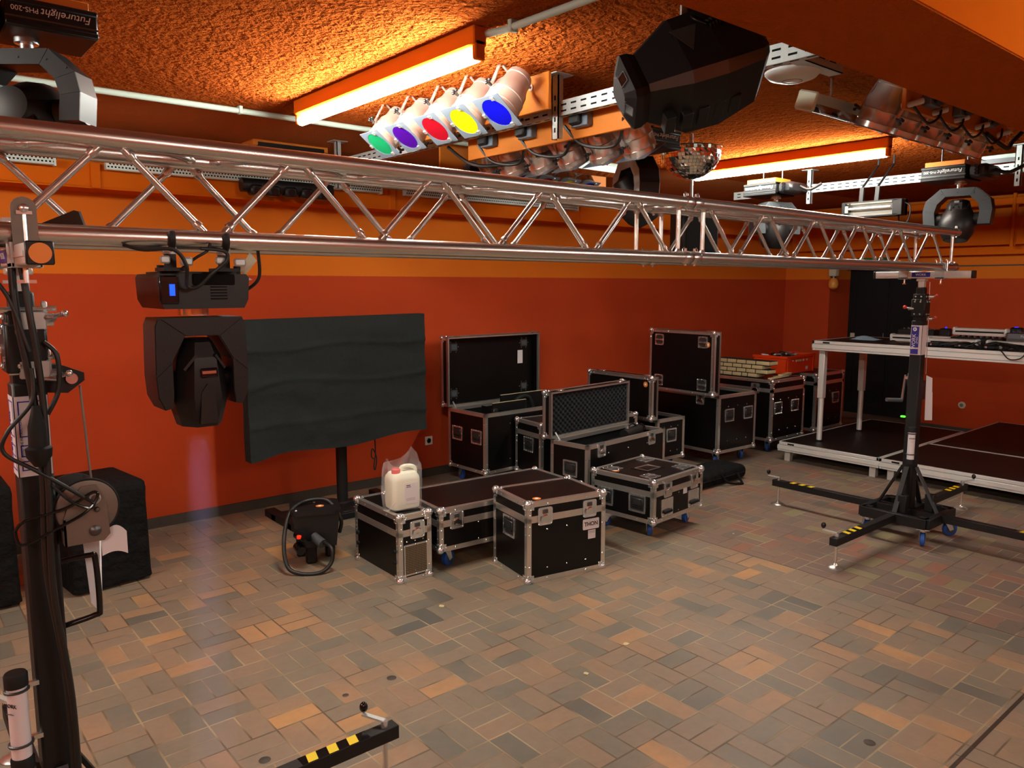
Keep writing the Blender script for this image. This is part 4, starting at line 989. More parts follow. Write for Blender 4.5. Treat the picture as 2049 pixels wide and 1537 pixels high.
cab([(0.0, -0.085, 1.56), (-0.005, -0.09, 1.48), (-0.06, -0.09, 1.41), (-0.07, -0.085, 1.36), (-0.01, -0.095, 1.31), (0.05, -0.1, 1.26), (0.09, -0.1, 1.225)], 0.005).build('cable', t)
cab([(0.035, -0.05, 1.62), (0.06, -0.06, 1.585), (0.058, -0.06, 1.5), (0.03, -0.06, 1.44)], 0.006).build('cable', t)
b = MB(Matrix.Translation((0.30, 2.155, 1.32))); b.lathe([(0.0, 0.0), (0.012, 0.0), (0.028, 0.025), (0.03, 0.045), (0.022, 0.05), (0.02, 0.1), (0.012, 0.13), (0.008, 0.15)], 'rubber', n=18); pg = b.build('connector', t)
b = MB()
b.add([(0.12, 0.04, 1.155), (0.165, 0.02, 1.155), (0.155, 0.035, 0.86), (0.135, 0.045, 0.89)], [(0, 1, 2, 3)], 'paper'); b.add([(0.165, 0.02, 1.155), (0.175, 0.05, 1.15), (0.165, 0.06, 0.87), (0.155, 0.035, 0.86)], [(0, 1, 2, 3)], 'paper')
b.grid(lambda u, v: (0.15 + 0.06 * u, -0.06 - 0.01 * u, 1.10 - 0.05 * v + 0.035 * math.sin(u * 2.6) * (1 - 0.6 * v) - 0.01 * u), 8, 4, 'paper')
o = b.build('hanging_paper', smooth=False); o.modifiers.new('s', 'SOLIDIFY').thickness = 0.001; o.location = (0.28, 2.255, 0); tag(o, 'folded white papers hanging from the winch of the left lifting stand', 'paper')
# black gadget leaning on the truss chord
t = thing('black_gadget', 'small black gadget with a pale edge leaning on the truss at left', 'gadget', (0.36, 2.30, 1.9055)); t.scale = (0.85, 1, 0.78)
T = Matrix.Rotation(R(-22), 4, 'Y')
b = MB(); b.prism([(-0.02, 0.0), (0.115, 0.0), (0.10, 0.055), (0.088, 0.058)], 0.03, 'black_gloss', frame((0, 0, 0), (1, 0, 0), (0, 0, 1), (0, -1, 0))); b.build('body', t)
b = MB(); b.prism([(0.115, 0.0), (0.121, 0.0), (0.106, 0.056), (0.10, 0.055)], 0.03, 'grey_card', frame((0, 0, 0), (1, 0, 0), (0, 0, 1), (0, -1, 0))); b.build('edge', t)

# ================================================================== moving head under the truss
HX = 0.71
t = thing('moving_head', 'large black moving head with a blue display hanging under the truss at left', 'moving head light', (HX, TY, 1.36))
z0 = lambda z: z - 1.36
b = MB()
b.prism([(-0.148, 0.42), (-0.145, 0.36), (-0.13, 0.337), (0.13, 0.337), (0.145, 0.36), (0.15, 0.42), (0.14, 0.43), (-0.14, 0.43)], 0.13, 'black_plastic', frame((0, 0, 0), (1, 0, 0), (0, 0, 1), (0, -1, 0)), -0.13)
b.box((0.03, -0.131, 0.415), (0.14, 0.008, 0.03), 'inside_black', 0.003)
for k in range(5): b.box((0.045, -0.131, 0.395 - 0.008 * k), (0.055, 0.004, 0.003), 'inside_black')
b.bb((-0.12, -0.1, 0.43), (0.12, 0.1, 0.436), 'black_coat'); b.build('base', t)
b = MB(); b.bb((-0.143, -0.137, 0.35), (-0.085, -0.128, 0.425), 'black_gloss', 0.004); pn = b.build('control_panel', t)
b = MB(); b.bb((-0.115, -0.1385, 0.372), (-0.098, -0.1365, 0.402), 'screen_blue'); sc_ = b.build('display', pn); sc_['label'] = 'glowing blue display'
b = MB(); b.tube((0, 0, 0.316), (0, 0, 0.337), 0.05, 'steel', 20); b.build('pan_bearing', t)
for x in (-0.125, 0.125):
    b = MB(); b.tube((x, -0.09, 0.43), (x, -0.09, 0.452), 0.012, 'rubber', 10); b.build('rubber_foot', t)
for x in (-0.085, 0.055):
    b = MB(); b.bb((x - 0.025, -TD - 0.03, 0.436), (x + 0.03, -TD + 0.05, 0.445), 'black_coat'); b.path(arc((x, -TD, TZ0 - 1.36), 0.03, 150, 390, 14, (0, 1, 0), (0, 0, 1)), 0.009, 'black_coat', 8); b.bb((x - 0.012, -TD - 0.012, 0.44), (x + 0.012, -TD + 0.012, 0.495), 'black_coat')
    b.bb((x - 0.035, -TD - 0.04, 0.455), (x - 0.01, -TD - 0.03, 0.475), 'galvanised', 0.004); b.bb((x + 0.012, -TD - 0.046, 0.45), (x + 0.045, -TD - 0.036, 0.472), 'galvanised', 0.008); b.tube((x, -TD, 0.48), (x, -TD, 0.50), 0.018, 'galvanised', 12); b.build('truss_clamp', t)
# yoke: broad arms with an octagonal window
o8 = [(-0.14, 0.31), (0.14, 0.31), (0.150, 0.29), (0.155, 0.15), (0.15, 0.09), (0.13, 0.055), (0.105, 0.06), (0.1, 0.1), (0.1, 0.19), (0.056, 0.258), (-0.056, 0.258), (-0.1, 0.19), (-0.1, 0.1), (-0.105, 0.06), (-0.13, 0.055), (-0.15, 0.09), (-0.155, 0.15), (-0.150, 0.29)]
pcs = [(0, 1, 9, 10), (1, 2, 3, 8, 9), (3, 4, 5, 6, 7, 8), (0, 10, 11, 16, 17), (11, 12, 13, 14, 15, 16)]
b = MB(frame((0, 0, 0), (1, 0, 0), (0, 0, 1), (0, -1, 0)))
for p in pcs: b.prism([o8[i] for i in p], 0.075, 'black_plastic', None, -0.06)
for p in pcs:
    q = [o8[i] for i in p]; c = (sum(a[0] for a in q) / len(q), sum(a[1] for a in q) / len(q)); b.prism([(c[0] + (a[0] - c[0]) * 0.93, c[1] + (a[1] - c[1]) * 0.93) for a in q], 0.079, 'black_plastic', None, 0.075)
for x, z in ((-0.10, 0.265), (-0.06, 0.275), (-0.03, 0.262), (0.03, 0.262), (0.06, 0.275), (0.10, 0.265), (-0.12, 0.22), (0.12, 0.22), (-0.125, 0.12), (0.125, 0.12), (-0.105, 0.19), (0.105, 0.19)): b.tube((x, z, 0.079), (x, z, 0.081), 0.003, 'screw', 6)
b.build('yoke', t)
b = MB()
for s in (-1, 1): b.tube((s * 0.06, 0, 0.13), (s * 0.135, 0, 0.13), 0.03, 'black_plastic', 16)
def hsec(z, w_, d, c=0.35):
    return [(x, y, z) for x, y in ((-w_, -d * c), (-w_ * c * 1.4, -d), (w_ * c * 1.4, -d), (w_, -d * c), (w_, d * c), (w_ * c * 1.4, d), (-w_ * c * 1.4, d), (-w_, d * c))]
secs = [hsec(0.25, 0.042, 0.05), hsec(0.24, 0.05, 0.075), hsec(0.198, 0.074, 0.098), hsec(0.085, 0.094, 0.11), hsec(0.012, 0.071, 0.095), hsec(0.0, 0.067, 0.088)]
vs = [p for s_ in secs for p in s_]; fs = [tuple(range(8))[::-1], tuple(range(40, 48))]
for j in range(5):
    for i in range(8): fs.append((j * 8 + i, j * 8 + (i + 1) % 8, (j + 1) * 8 + (i + 1) % 8, (j + 1) * 8 + i))
b.add(vs, fs, 'black_plastic')
b.prism([(-0.03, 0.012), (0.03, 0.012), (0.022, 0.10), (0.0, 0.125), (-0.022, 0.10)], 0.112, 'black_plastic', frame((0, 0, 0), (1, 0, 0), (0, 0, 1), (0, -1, 0)), 0.09)
b.box((0.008, -0.104, 0.155), (0.056, 0.014, 0.028), 'black_gloss', 0.004); b.box((0.006, -0.112, 0.157), (0.046, 0.004, 0.008), 'strobe_glass')
for s in (-1, 1): b.bar((s * 0.03, -0.1, 0.205), (s * 0.066, -0.085, 0.165), 0.012, 0.008, 'black_plastic')
b.build('head', t, angle=20)
b = MB(); b.lathe([(0.05, 0.001), (0.05, -0.003), (0, -0.004)], 'black_gloss', (0, 0, 0), n=24); b.build('lens', t)
b = MB()
b.path(spline([(-0.2, -TD - 0.02, 0.5), (-0.16, -TD - 0.045, 0.488), (-0.09, -TD - 0.05, 0.49), (-0.06, -TD - 0.05, 0.45), (-0.055, -0.15, 0.40), (-0.03, -0.152, 0.395), (0.01, -0.15, 0.43), (0.045, -TD - 0.05, 0.465), (0.04, -TD - 0.045, 0.49), (-0.02, -TD - 0.045, 0.495)], 7), 0.005, 'cable', 8)
b.path(spline([(-0.06, -TD, 0.44), (-0.03, -TD - 0.03, 0.47), (0.0, -TD - 0.035, 0.49), (0.01, -TD - 0.03, 0.51)], 6), 0.004, 'cable', 8)
b.path(spline([(0.125, -0.02, 0.385), (0.155, -0.03, 0.39), (0.18, -0.05, 0.425), (0.175, -0.06, 0.50)], 7), 0.005, 'cable', 8); b.tube((0.118, -0.02, 0.385), (0.132, -0.02, 0.385), 0.012, 'label_blue', 10); b.build('cable', t)
b = MB()
b.grid(lambda u, v: (0.10 + 0.035 * u + 0.02 * v * v, -0.09 - 0.01 * v, 0.425 + 0.06 * u * (1 - 0.3 * v) + 0.012 * math.sin(3 * v)), 5, 5, 'cream_plastic')
b.add([(0.11, -0.1, 0.43), (0.14, -0.1, 0.415), (0.125, -0.1, 0.412)], [(0, 1, 2)], 'paper'); o = b.build('cable_tag', t); o.modifiers.new('s', 'SOLIDIFY').thickness = 0.0008; o['label'] = 'pale paper tag'

for ch in [x for x in bpy.data.objects if x.parent == t and x.name.split('.')[0] not in ('truss_clamp', 'cable', 'cable_tag')]:
    ch.scale = (0.81, 0.82, 1.0 if ch.name.split('.')[0] in ('base', 'control_panel', 'rubber_foot', 'pan_bearing') else 0.98); ch.location.y -= 0.015; ch.location.z += 0.0 if ch.scale[2] == 1.0 else 0.008
# the narrow beam from that head: a real spot lamp, seen in a thin column of stage haze
ld = bpy.data.lights.new('beam_lamp', 'SPOT'); ld.energy = SPOT_W; ld.color = (0.55, 0.42, 1.0); ld.spot_size = R(9); ld.spot_blend = 0.6; ld.shadow_soft_size = 0.03
lo = bpy.data.objects.new('beam_lamp', ld); COL.objects.link(lo); lo.location = (HX, TY, 1.345)

# thin stage haze lit by that lamp
m = bpy.data.materials.new('beam_haze'); m.use_nodes = True; nt = m.node_tree; nt.nodes.clear()
vs_ = nt.nodes.new('ShaderNodeVolumeScatter'); vs_.inputs['Density'].default_value = 0.36; vs_.inputs['Anisotropy'].default_value = 0.1
o_ = nt.nodes.new('ShaderNodeOutputMaterial'); nt.links.new(vs_.outputs[0], o_.inputs['Volume']); MAT['beam_haze'] = m
b = MB(); b.lathe([(0.035, 1.33), (0.085, 0.01)], 'beam_haze', (HX, TY, 0), (0, 0, 1), 24)
tag(b.build('stage_haze'), 'thin haze in the violet light beam under the large moving head', 'haze', None, 'stuff')
# ================================================================== flight cases
TW = 0.03
def bars(b, x0, x1, y0, y1, z0, z1, m='aluminium', t=TW, e=0.0025, skip=()):
    X0, X1, Y0, Y1, Z0, Z1 = x0 - e, x1 + e, y0 - e, y1 + e, z0 - e, z1 + e
    for iy in (0, 1):
        for iz in (0, 1):
            if 'x%d%d' % (iy, iz) in skip or 'z%d' % iz in skip: continue
            b.bb((X0, Y0 if iy == 0 else Y1 - t, Z0 if iz == 0 else Z1 - t), (X1, Y0 + t if iy == 0 else Y1, Z0 + t if iz == 0 else Z1), m)
    for ix in (0, 1):
        for iz in (0, 1):
            if 'z%d' % iz in skip: continue
            b.bb((X0 if ix == 0 else X1 - t, Y0, Z0 if iz == 0 else Z1 - t), (X0 + t if ix == 0 else X1, Y1, Z0 + t if iz == 0 else Z1), m)
    for ix in (0, 1):
        for iy in (0, 1):
            b.bb((X0 if ix == 0 else X1 - t, Y0 if iy == 0 else Y1 - t, Z0), (X0 + t if ix == 0 else X1, Y0 + t if iy == 0 else Y1, Z1), m)

def rivets(b, T, pts):
    for u_, v_ in pts: b.lathe([(0.0055, 0), (0.004, 0.0022), (0, 0.0028)], 'steel', (u_, v_, 0.0), (0, 0, 1), 6, T)

def faceT(w_, d, side):
    """frame of a vertical side; u runs along the side, v is up (from the floor), n outward"""
    return {'front': frame((0, 0, 0), (1, 0, 0), (0, 0, 1), (0, -1, 0)), 'back': frame((w_, d, 0), (-1, 0, 0), (0, 0, 1), (0, 1, 0)),
            'left': frame((0, d, 0), (0, -1, 0), (0, 0, 1), (-1, 0, 0)), 'right': frame((w_, 0, 0), (0, 1, 0), (0, 0, 1), (1, 0, 0))}[side]

def handle(par, T, u, v, flap=False, s=1.0):
    M = T @ Matrix.Translation((u, v, 0)) @ Matrix.Diagonal((s, s, 1, 1))
    b = MB(M)
    b.ring(rrect(0.144, 0.128, 0.014, 2), rrect(0.116, 0.1, 0.006, 2), 0.006, 'steel')
    b.box((0, 0, 0.0012), (0.118, 0.102, 0.002), 'dark_steel' if not flap else 'steel')
    rivets(b, Matrix.Translation((0, 0, 0.006)), [(x, y) for x in (-0.066, -0.035, 0, 0.035, 0.066) for y in (-0.058, 0.058)] + [(x, 0) for x in (-0.065, 0.065)])
    h = b.build('handle', par)
    b = MB(M)
    if flap: b.box((0, -0.03, 0.012), (0.1, 0.022, 0.02), 'rubber', 0.005)
    else: b.box((0, 0.012, 0.008), (0.1, 0.05, 0.006), 'dark_steel', 0.002); b.path([(-0.04, 0.03, 0.008), (-0.04, -0.02, 0.013), (0.04, -0.02, 0.013), (0.04, 0.03, 0.008)], 0.006, 'rubber', 6)
    b.build('grip', h)

def latch(par, T, u, v):
    M = T @ Matrix.Translation((u, v, 0)); b = MB(M)
    b.prism(rrect(0.1, 0.108, 0.014, 2), 0.006, 'steel', None, 0.0025); b.ring(rrect(0.1, 0.108, 0.014, 2), rrect(0.082, 0.09, 0.01, 2), 0.009, 'steel')
    rivets(b, Matrix.Translation((0, 0, 0.009)), [(x, y) for x in (-0.043, 0.043) for y in (-0.046, 0.046)])
    l = b.build('latch', par)
    b = MB(M); b.lathe([(0.02, 0.006), (0.02, 0.011), (0.012, 0.013), (0, 0.013)], 'chrome', (0, -0.008, 0), (0, 0, 1), 16); b.prism([(-0.034, -0.032), (-0.005, -0.016), (0.034, -0.036), (0.03, -0.006), (0.0, 0.006), (-0.03, -0.004)], 0.016, 'chrome', None, 0.011); b.box((0, 0.028, 0.008), (0.036, 0.026, 0.006), 'dark_steel', 0.002); b.build('butterfly', l)

def balls(par, pts, c, keep=None):
    """ball corners at the listed box corners; c is the box centre"""
    for p in pts:
        s = [1 if p[i] > c[i] else -1 for i in range(3)]
        b = MB(); b.sph([p[i] - s[i] * 0.009 for i in range(3)], 0.026, 'steel', 16)
        for a in range(3):
            q = [p[i] - s[i] * 0.024 for i in range(3)]; q[a] = p[a] + s[a] * 0.003
            sz = [0.044, 0.044, 0.044]; sz[a] = 0.003; b.box(q, sz, 'steel', 0.0014)
            for i in range(3):
                if i == a: continue
                r_ = list(q); r_[i] = p[i] - s[i] * 0.041; j = 3 - i - a; r_[j] = p[j] - s[j] * 0.022; r_[a] = p[a] + s[a] * 0.004; b.sph(r_, 0.005, 'steel', 6)
        b.build('ball_corner', par)

def caster(par, x, y, z, a):
    T = Matrix.Translation((x, y, 0)) @ Matrix.Rotation(R(a), 4, 'Z'); b = MB(T); r_ = min(0.052, z * 0.36)
    b.bb((-0.048, -0.04, z - 0.006), (0.048, 0.04, z - 0.001), 'steel'); b.lathe([(0.028, z - 0.02), (0.028, z - 0.006)], 'steel', n=14)
    for s in (-1, 1): b.prism([(-0.025, z - 0.02), (0.025, z - 0.02), (0.044, r_), (0.018, r_ - 0.012)], s * 0.021 + 0.0025, 'steel', frame((0, 0, 0), (1, 0, 0), (0, 0, 1), (0, -1, 0)), s * 0.021 - 0.0025)
    c = b.build('caster', par)
    b = MB(T); b.lathe([(0.0, -0.017), (r_ * 0.8, -0.017), (r_, -0.012), (r_, 0.012), (r_ * 0.8, 0.017), (0, 0.017)], 'wheel_blue', (0.028, 0, r_ + 0.0005), (0, 1, 0), 22); b.lathe([(r_ * 0.5, -0.019), (r_ * 0.5, 0.019)], 'dark_steel', (0.028, 0, r_), (0, 1, 0), 14); b.build('wheel', c)

def sticker(par, T, u, v, h=0.003):
    b = MB(T); b.lathe([(0.0, h), (0.026, h), (0.026, h + 0.0012), (0, h + 0.0012)], 'sticker_orange', (u, v, 0), (0, 0, 1), 28); b.lathe([(0.0, 0), (0.012, 0.0), (0.012, 0.0004), (0, 0.0004)], 'lettering_white', (u, v, h + 0.0012), (0, 0, 1), 16)
    o = b.build('sticker', par); o['label'] = 'round orange sticker'

def flight_case(label, F, rot, w_, d, z0, z1, lid=0.09, opened=None, casters=True, handles=(), latches=(), flapped=(), stick=None, dishes=False, lid_len=None, group='black flight cases with aluminium edges', foam=False, ca=(10, 60, -25, 100), feet=False):
    t = thing('flight_case', label, 'flight case', (F[0], F[1], 0), R(rot), group)
    zs = z1 - (lid if opened is None else 0.0)   # top of the body
    b = MB()
    if opened is None: b.bb((0, 0, z0), (w_, d, zs), 'laminate')
    else:
        k = 0.012
        b.bb((0, 0, z0), (w_, k, zs), 'laminate'); b.bb((0, d - k, z0), (w_, d, zs), 'laminate'); b.bb((0, k, z0), (k, d - k, zs), 'laminate'); b.bb((w_ - k, k, z0), (w_, d - k, zs), 'laminate'); b.bb((k, k, z0), (w_ - k, d - k, z0 + k), 'inside_black')
        b.bb((k, k, z0 + k), (k + 0.004, d - k, zs - 0.035), 'inside_black'); b.bb((w_ - k - 0.004, k, z0 + k), (w_ - k, d - k, zs - 0.035), 'inside_black'); b.bb((k, d - k - 0.004, z0 + k), (w_ - k, d - k, zs - 0.035), 'inside_black')
    b.build('body', t, smooth=False)
    b = MB(); bars(b, 0, w_, 0, d, z0, zs)
    for side, L in (('front', w_), ('left', d), ('right', w_ if False else d), ('back', w_)):
        T = faceT(w_, d, side) @ Matrix.Translation((0, 0, 0.0025))
        n = max(2, int((zs - z0) / 0.15)); rivets(b, T, [(u_, z0 + (zs - z0) * (i + 0.5) / n) for u_ in (0.015, L - 0.015) for i in range(n)])
        n = max(2, int(L / 0.2)); rivets(b, T, [(L * (i + 0.5) / n, z0 + 0.015) for i in range(n)])
        if side == 'front': rivets(b, T @ Matrix.Translation((0, 0, -0.0025)), [(L * f, z0 + (zs - z0) * g) for f in (0.25, 0.5, 0.75) for g in (0.2, 0.8)])
    b.build('edge_trim', t, smooth=False)
    cx = (w_ / 2, d / 2, (z0 + z1) / 2)
    balls(t, [(x, y, z0) for x in (0, w_) for y in (0, d)], cx)
    if casters:
        for k, (x, y) in enumerate(((0.09, 0.09), (w_ - 0.09, 0.09), (w_ - 0.09, d - 0.09), (0.09, d - 0.09))): caster(t, x, y, z0, ca[k])
        b = MB(); b.bb((0.04, 0.04, z0 - 0.012 + 0.011), (w_ - 0.04, d - 0.04, z0), 'laminate'); b.build('base_board', t, smooth=False)
    if feet:
        b = MB()
        for z in (z0 + 0.12, z1 - 0.22):
            b.tube((0, 0.04, z), (-0.014, 0.04, z), 0.012, 'rubber', 12); b.tube((0, d - 0.04, z), (-0.014, d - 0.04, z), 0.012, 'rubber', 12)
        b.build('rubber_foot', t)
    for side, u, v in handles: handle(t, faceT(w_, d, side), u, v)
    for side, u, v in flapped: handle(t, faceT(w_, d, side), u, v, True)
    # lid
    ld = thing('lid', '', None); del ld['label']; ld.parent = t
    if opened is None:
        b = MB(); b.bb((0, 0, zs + 0.001), (w_, d, z1), 'laminate'); b.build('panel', ld, smooth=False)
        b = MB(); bars(b, 0, w_, 0, d, zs + 0.001, z1, skip=('z0',)); e = 0.0028
        b.bb((-e, -e, zs + 0.001), (w_ + e, -e + 0.01, zs + 0.013), 'aluminium'); b.bb((-e, d + e - 0.01, zs + 0.001), (w_ + e, d + e, zs + 0.013), 'aluminium'); b.bb((-e, -e, zs + 0.001), (-e + 0.01, d + e, zs + 0.013), 'aluminium'); b.bb((w_ + e - 0.01, -e, zs + 0.001), (w_ + e, d + e, zs + 0.013), 'aluminium'); b.build('lid_trim', ld, smooth=False)
        balls(ld, [(x, y, z1) for x in (0, w_) for y in (0, d)], cx)
        for side, L in (('front', w_), ('left', d)):
            T = faceT(w_, d, side) @ Matrix.Translation((0, 0, 0.003)); b = MB(); n = max(2, int(L / 0.2)); rivets(b, T, [(L * (i + 0.5) / n, z1 - 0.014) for i in range(n)] + [(L - 0.02 if s else 0.02, z) for s in (0, 1) for z in (zs + 0.02, zs - 0.05, zs - 0.1)]); b.build('rivet_row', ld)
        if stick: sticker(ld, frame((0, 0, z1), (1, 0, 0), (0, 1, 0), (0, 0, 1)), *stick)
        if dishes:
            for x in (0.11, w_ - 0.11):
                for y in (0.11, d - 0.11): dish(ld, frame((x, y, z1), (1, 0, 0), (0, 1, 0), (0, 0, 1)))
            b = MB(); b.ring(rrect(0.21, 0.16, 0.004, 1, w_ / 2, d / 2), rrect(0.16, 0.115, 0.003, 1, w_ / 2, d / 2), 0.004, 'laminate', Matrix.Translation((0, 0, z1))); b.ring(rrect(0.165, 0.12, 0.004, 1, w_ / 2, d / 2), rrect(0.155, 0.11, 0.003, 1, w_ / 2, d / 2), 0.006, 'aluminium', Matrix.Translation((0, 0, z1))); b.build('label_frame', ld, smooth=False)
    else:
        ll = lid_len or (d if opened == 'back' else w_)
        if opened == 'back': L = w_; T = frame((0, d + 0.004, zs + 0.006), (1, 0, 0), (0, 0, 1), (0, -1, 0)) @ Matrix.Translation((0, 0, -lid)); 
        else: L = d; T = frame((-0.004, d, zs + 0.006), (0, -1, 0), (0, 0, 1), (-1, 0, 0)) @ Matrix.Rotation(PI, 4, 'Y') @ Matrix.Translation((-L, 0, 0)); T = frame((-0.004 - lid, 0, zs + 0.006), (0, 1, 0), (0, 0, 1), (1, 0, 0))
        # local: u along the hinge, v up, n towards the open side; outer skin at n=0, open rim at n=lid
        b = MB(T); k = 0.012
        b.bb((0, 0, 0), (L, ll, k), 'laminate'); b.bb((0, 0, k), (L, k, lid), 'laminate'); b.bb((0, ll - k, k), (L, ll, lid), 'laminate'); b.bb((0, k, k), (k, ll - k, lid), 'laminate'); b.bb((L - k, k, k), (L, ll - k, lid), 'laminate'); b.build('panel', ld, smooth=False)
        b = MB(T); bars(b, 0, L, 0, ll, 0, lid)
        # hollow it out visually: rims are the bars, so keep the opening clear
        b = MB(T); e = 0.0025; tt = TW
        for z in ((-e, tt),):
            b.bb((-e, -e, -e), (L + e, -e + tt, 0.004), 'aluminium'); b.bb((-e, ll + e - tt, -e), (L + e, ll + e, 0.004), 'aluminium'); b.bb((-e, -e, -e), (-e + tt, ll + e, 0.004), 'aluminium'); b.bb((L + e - tt, -e, -e), (L + e, ll + e, 0.004), 'aluminium')
        for n0, n1 in ((-e, tt), (lid - 0.02, lid + e)):
            b.bb((-e, -e, n0), (L + e, 0.005, n1), 'aluminium'); b.bb((-e, ll - 0.005, n0), (L + e, ll + e, n1), 'aluminium'); b.bb((-e, -e, n0), (0.005, ll + e, n1), 'aluminium'); b.bb((L - 0.005, -e, n0), (L + e, ll + e, n1), 'aluminium')
        for x0_, x1_, y0_, y1_ in ((-e, L + e, -e, 0.016), (-e, L + e, ll - 0.016, ll + e), (-e, 0.016, -e, ll + e), (L - 0.016, L + e, -e, ll + e)): b.bb((x0_, y0_, lid - 0.02), (x1_, y1_, lid + e), 'aluminium')
        for x in (0, L):
            for y in (0, ll):
                b.bb((x - e if x == 0 else x - tt, y - e if y == 0 else y - tt, -e), (tt if x == 0 else x + e, tt if y == 0 else y + e, 0.02), 'aluminium') if False else None
        for xx in (0, 1):
            for yy in (0, 1):
                X = (-e, 0.005) if xx == 0 else (L - 0.005, L + e); Y = (-e, tt) if yy == 0 else (ll - tt, ll + e); b.bb((X[0], Y[0], -e), (X[1], Y[1], lid), 'aluminium')
                X = (-e, tt) if xx == 0 else (L - tt, L + e); Y = (-e, 0.005) if yy == 0 else (ll - 0.005, ll + e); b.bb((X[0], Y[0], -e), (X[1], Y[1], lid), 'aluminium')
        n = max(2, int(L / 0.15)); RT = Matrix.Translation((0, 0, -e)) @ Matrix.Diagonal((1, 1, -1, 1))
        rivets(b, RT, [(L * (i + 0.5) / n, v_) for v_ in (0.014, ll - 0.014) for i in range(n)] + [(u_, ll * (i + 0.5) / 4) for u_ in (0.014, L - 0.014) for i in range(4)])
        b.build('lid_trim', ld, smooth=False)
        cc = T @ Vector((L / 2, ll / 2, lid * 3))
        balls(ld, [tuple(T @ Vector((x, y, 0))) for x in (0, L) for y in (0, ll)], tuple(cc))
        for x in (0.12, L - 0.12):
            b = MB(T); b.box((x, ll + 0.003, lid - 0.012), (0.07, 0.008, 0.04), 'steel', 0.003); b.build('latch_keeper', ld)
        if dishes:
            for x in (0.13, L - 0.13):
                for y in (0.1, ll - 0.1):
                    dish(ld, T @ frame((x, y, 0), (1, 0, 0), (0, -1, 0), (0, 0, -1)))
                    b = MB(T); b.box((x, y, k + 0.003), (0.085, 0.07, 0.006), 'dark_steel', 0.002); b.box((x, y, k + 0.007), (0.06, 0.05, 0.004), 'grey_coat', 0.003)
                    rivets(b, Matrix.Translation((0, 0, k)), [(x + sx * 0.055, y) for sx in (-1, 1)] + [(x + sx * 0.03, y + sy * 0.045) for sx in (-1, 1) for sy in (-1, 1)]); b.build('dish_back', ld)
        if stick: sticker(ld, T @ frame((0, 0, 0), (1, 0, 0), (0, 1, 0), (0, 0, -1)), *stick)
        if foam:
            n_u, n_v = 30, 11
            b = MB(T)
            fu = lambda u, v: (0.014 + (L - 0.028) * u, 0.014 + (ll - 0.028) * v, lid - 0.035 + 0.02 * max(0, math.sin(2 * PI * (u * n_u / 2 + 0.25 * 0)) * 0.5 + math.sin(2 * PI * v * n_v / 2) * 0.5 + 0.35 * math.sin(2 * PI * (u * n_u / 2)) * math.sin(2 * PI * v * n_v / 2)))
            b.grid(lambda u, v: (0.014 + (L - 0.028) * u, 0.014 + (ll - 0.028) * v, lid - 0.03 + 0.022 * (0.5 + 0.5 * math.sin(PI * u * 36) * math.sin(PI * v * 15))), 216, 90, 'foam'); b.build('egg_foam', ld, angle=80)
        if opened == 'back':
            b = MB(); b.tube((0.03, d - 0.12, zs - 0.06), (0.05, d + 0.0, zs + 0.05), 0.006, 'galvanised', 8); b.build('lid_stay', t)
    for side, u in latches: latch(t, faceT(w_, d, side), u, (zs + 0.006) if opened is None else (zs - 0.05))
    return t, ld, zs

def dish(par, T):
    b = MB(T); b.prism(rrect(0.112, 0.112, 0.02, 3), 0.003, 'dark_steel'); b.ring(rrect(0.112, 0.112, 0.02, 3), rrect(0.092, 0.092, 0.03, 3), 0.006, 'steel'); b.prism([(-0.05, -0.012), (0.0, -0.004), (0.05, -0.012), (0.05, 0.012), (0.0, 0.004), (-0.05, 0.012)], 0.011, 'steel')
    rivets(b, Matrix.Translation((0, 0, 0.006)), [(x, y) for x in (-0.05, 0, 0.05) for y in (-0.05, 0.05)]); b.build('caster_dish', par)

# closed case with the maker's badge, in front
t, ld, zs = flight_case('closed black flight case with a white name badge standing on the floor in front', (2.877, 3.289), -10.5, 0.56, 0.415, 0.003, 0.492, 0.095, casters=False, handles=[('left', 0.2, 0.30)], latches=[('front', 0.12), ('front', 0.44)], stick=(0.1, 0.06))
T = faceT(0.56, 0.415, 'front')
b = MB(T); b.prism(rrect(0.12, 0.066, 0.006, 2, 0.455, 0.302), 0.003, 'label_white'); bd = b.build('badge', t)
text('THON', 0.0365, 'ink', T @ Matrix.Translation((0.455, 0.302, 0.0035)), 'lettering', bd, sx=0.95, bold=0.0008)
b = MB(T @ Matrix.Translation((0.462, 0.235, 0))); b.box((0, 0, 0.001), (0.055, 0.055, 0.001), 'label_white'); b.box((0, 0.018, 0.0017), (0.045, 0.003, 0.0004), 'grey_ink'); b.box((0.0, 0.010, 0.0017), (0.045, 0.002, 0.0004), 'grey_ink'); b.build('paper_label', t, smooth=False)

# small case with the grille, carrying the jerrycan
t, ld, zs = flight_case('narrow black flight case with a perforated front grille under the jerrycan', (2.299, 3.776), -1.5, 0.223, 0.545, 0.003, 0.41, 0.10, casters=False, latches=[('front', 0.125)], feet=True)
T = faceT(0.223, 0.545, 'front')
b = MB(T); b.ring(rrect(0.165, 0.19, 0.005, 1, 0.115, 0.135), rrect(0.148, 0.172, 0.003, 1, 0.115, 0.135), 0.005, 'aluminium'); b.box((0.115, 0.135, 0.0005), (0.15, 0.175, 0.001), 'inside_black')
for i in range(15): b.box((0.115 - 0.074 + 0.148 * i / 14, 0.135, 0.003), (0.0042, 0.174, 0.002), 'grille_bronze')
for j in range(17): b.box((0.115, 0.135 - 0.086 + 0.172 * j / 16, 0.003), (0.15, 0.0042, 0.002), 'grille_bronze')
rivets(b, Matrix.Translation((0, 0, 0.005)), [(0.115 + x, 0.135 + y) for x in (-0.076, 0, 0.076) for y in (-0.09, 0.09)]); b.build('grille', t, smooth=False)
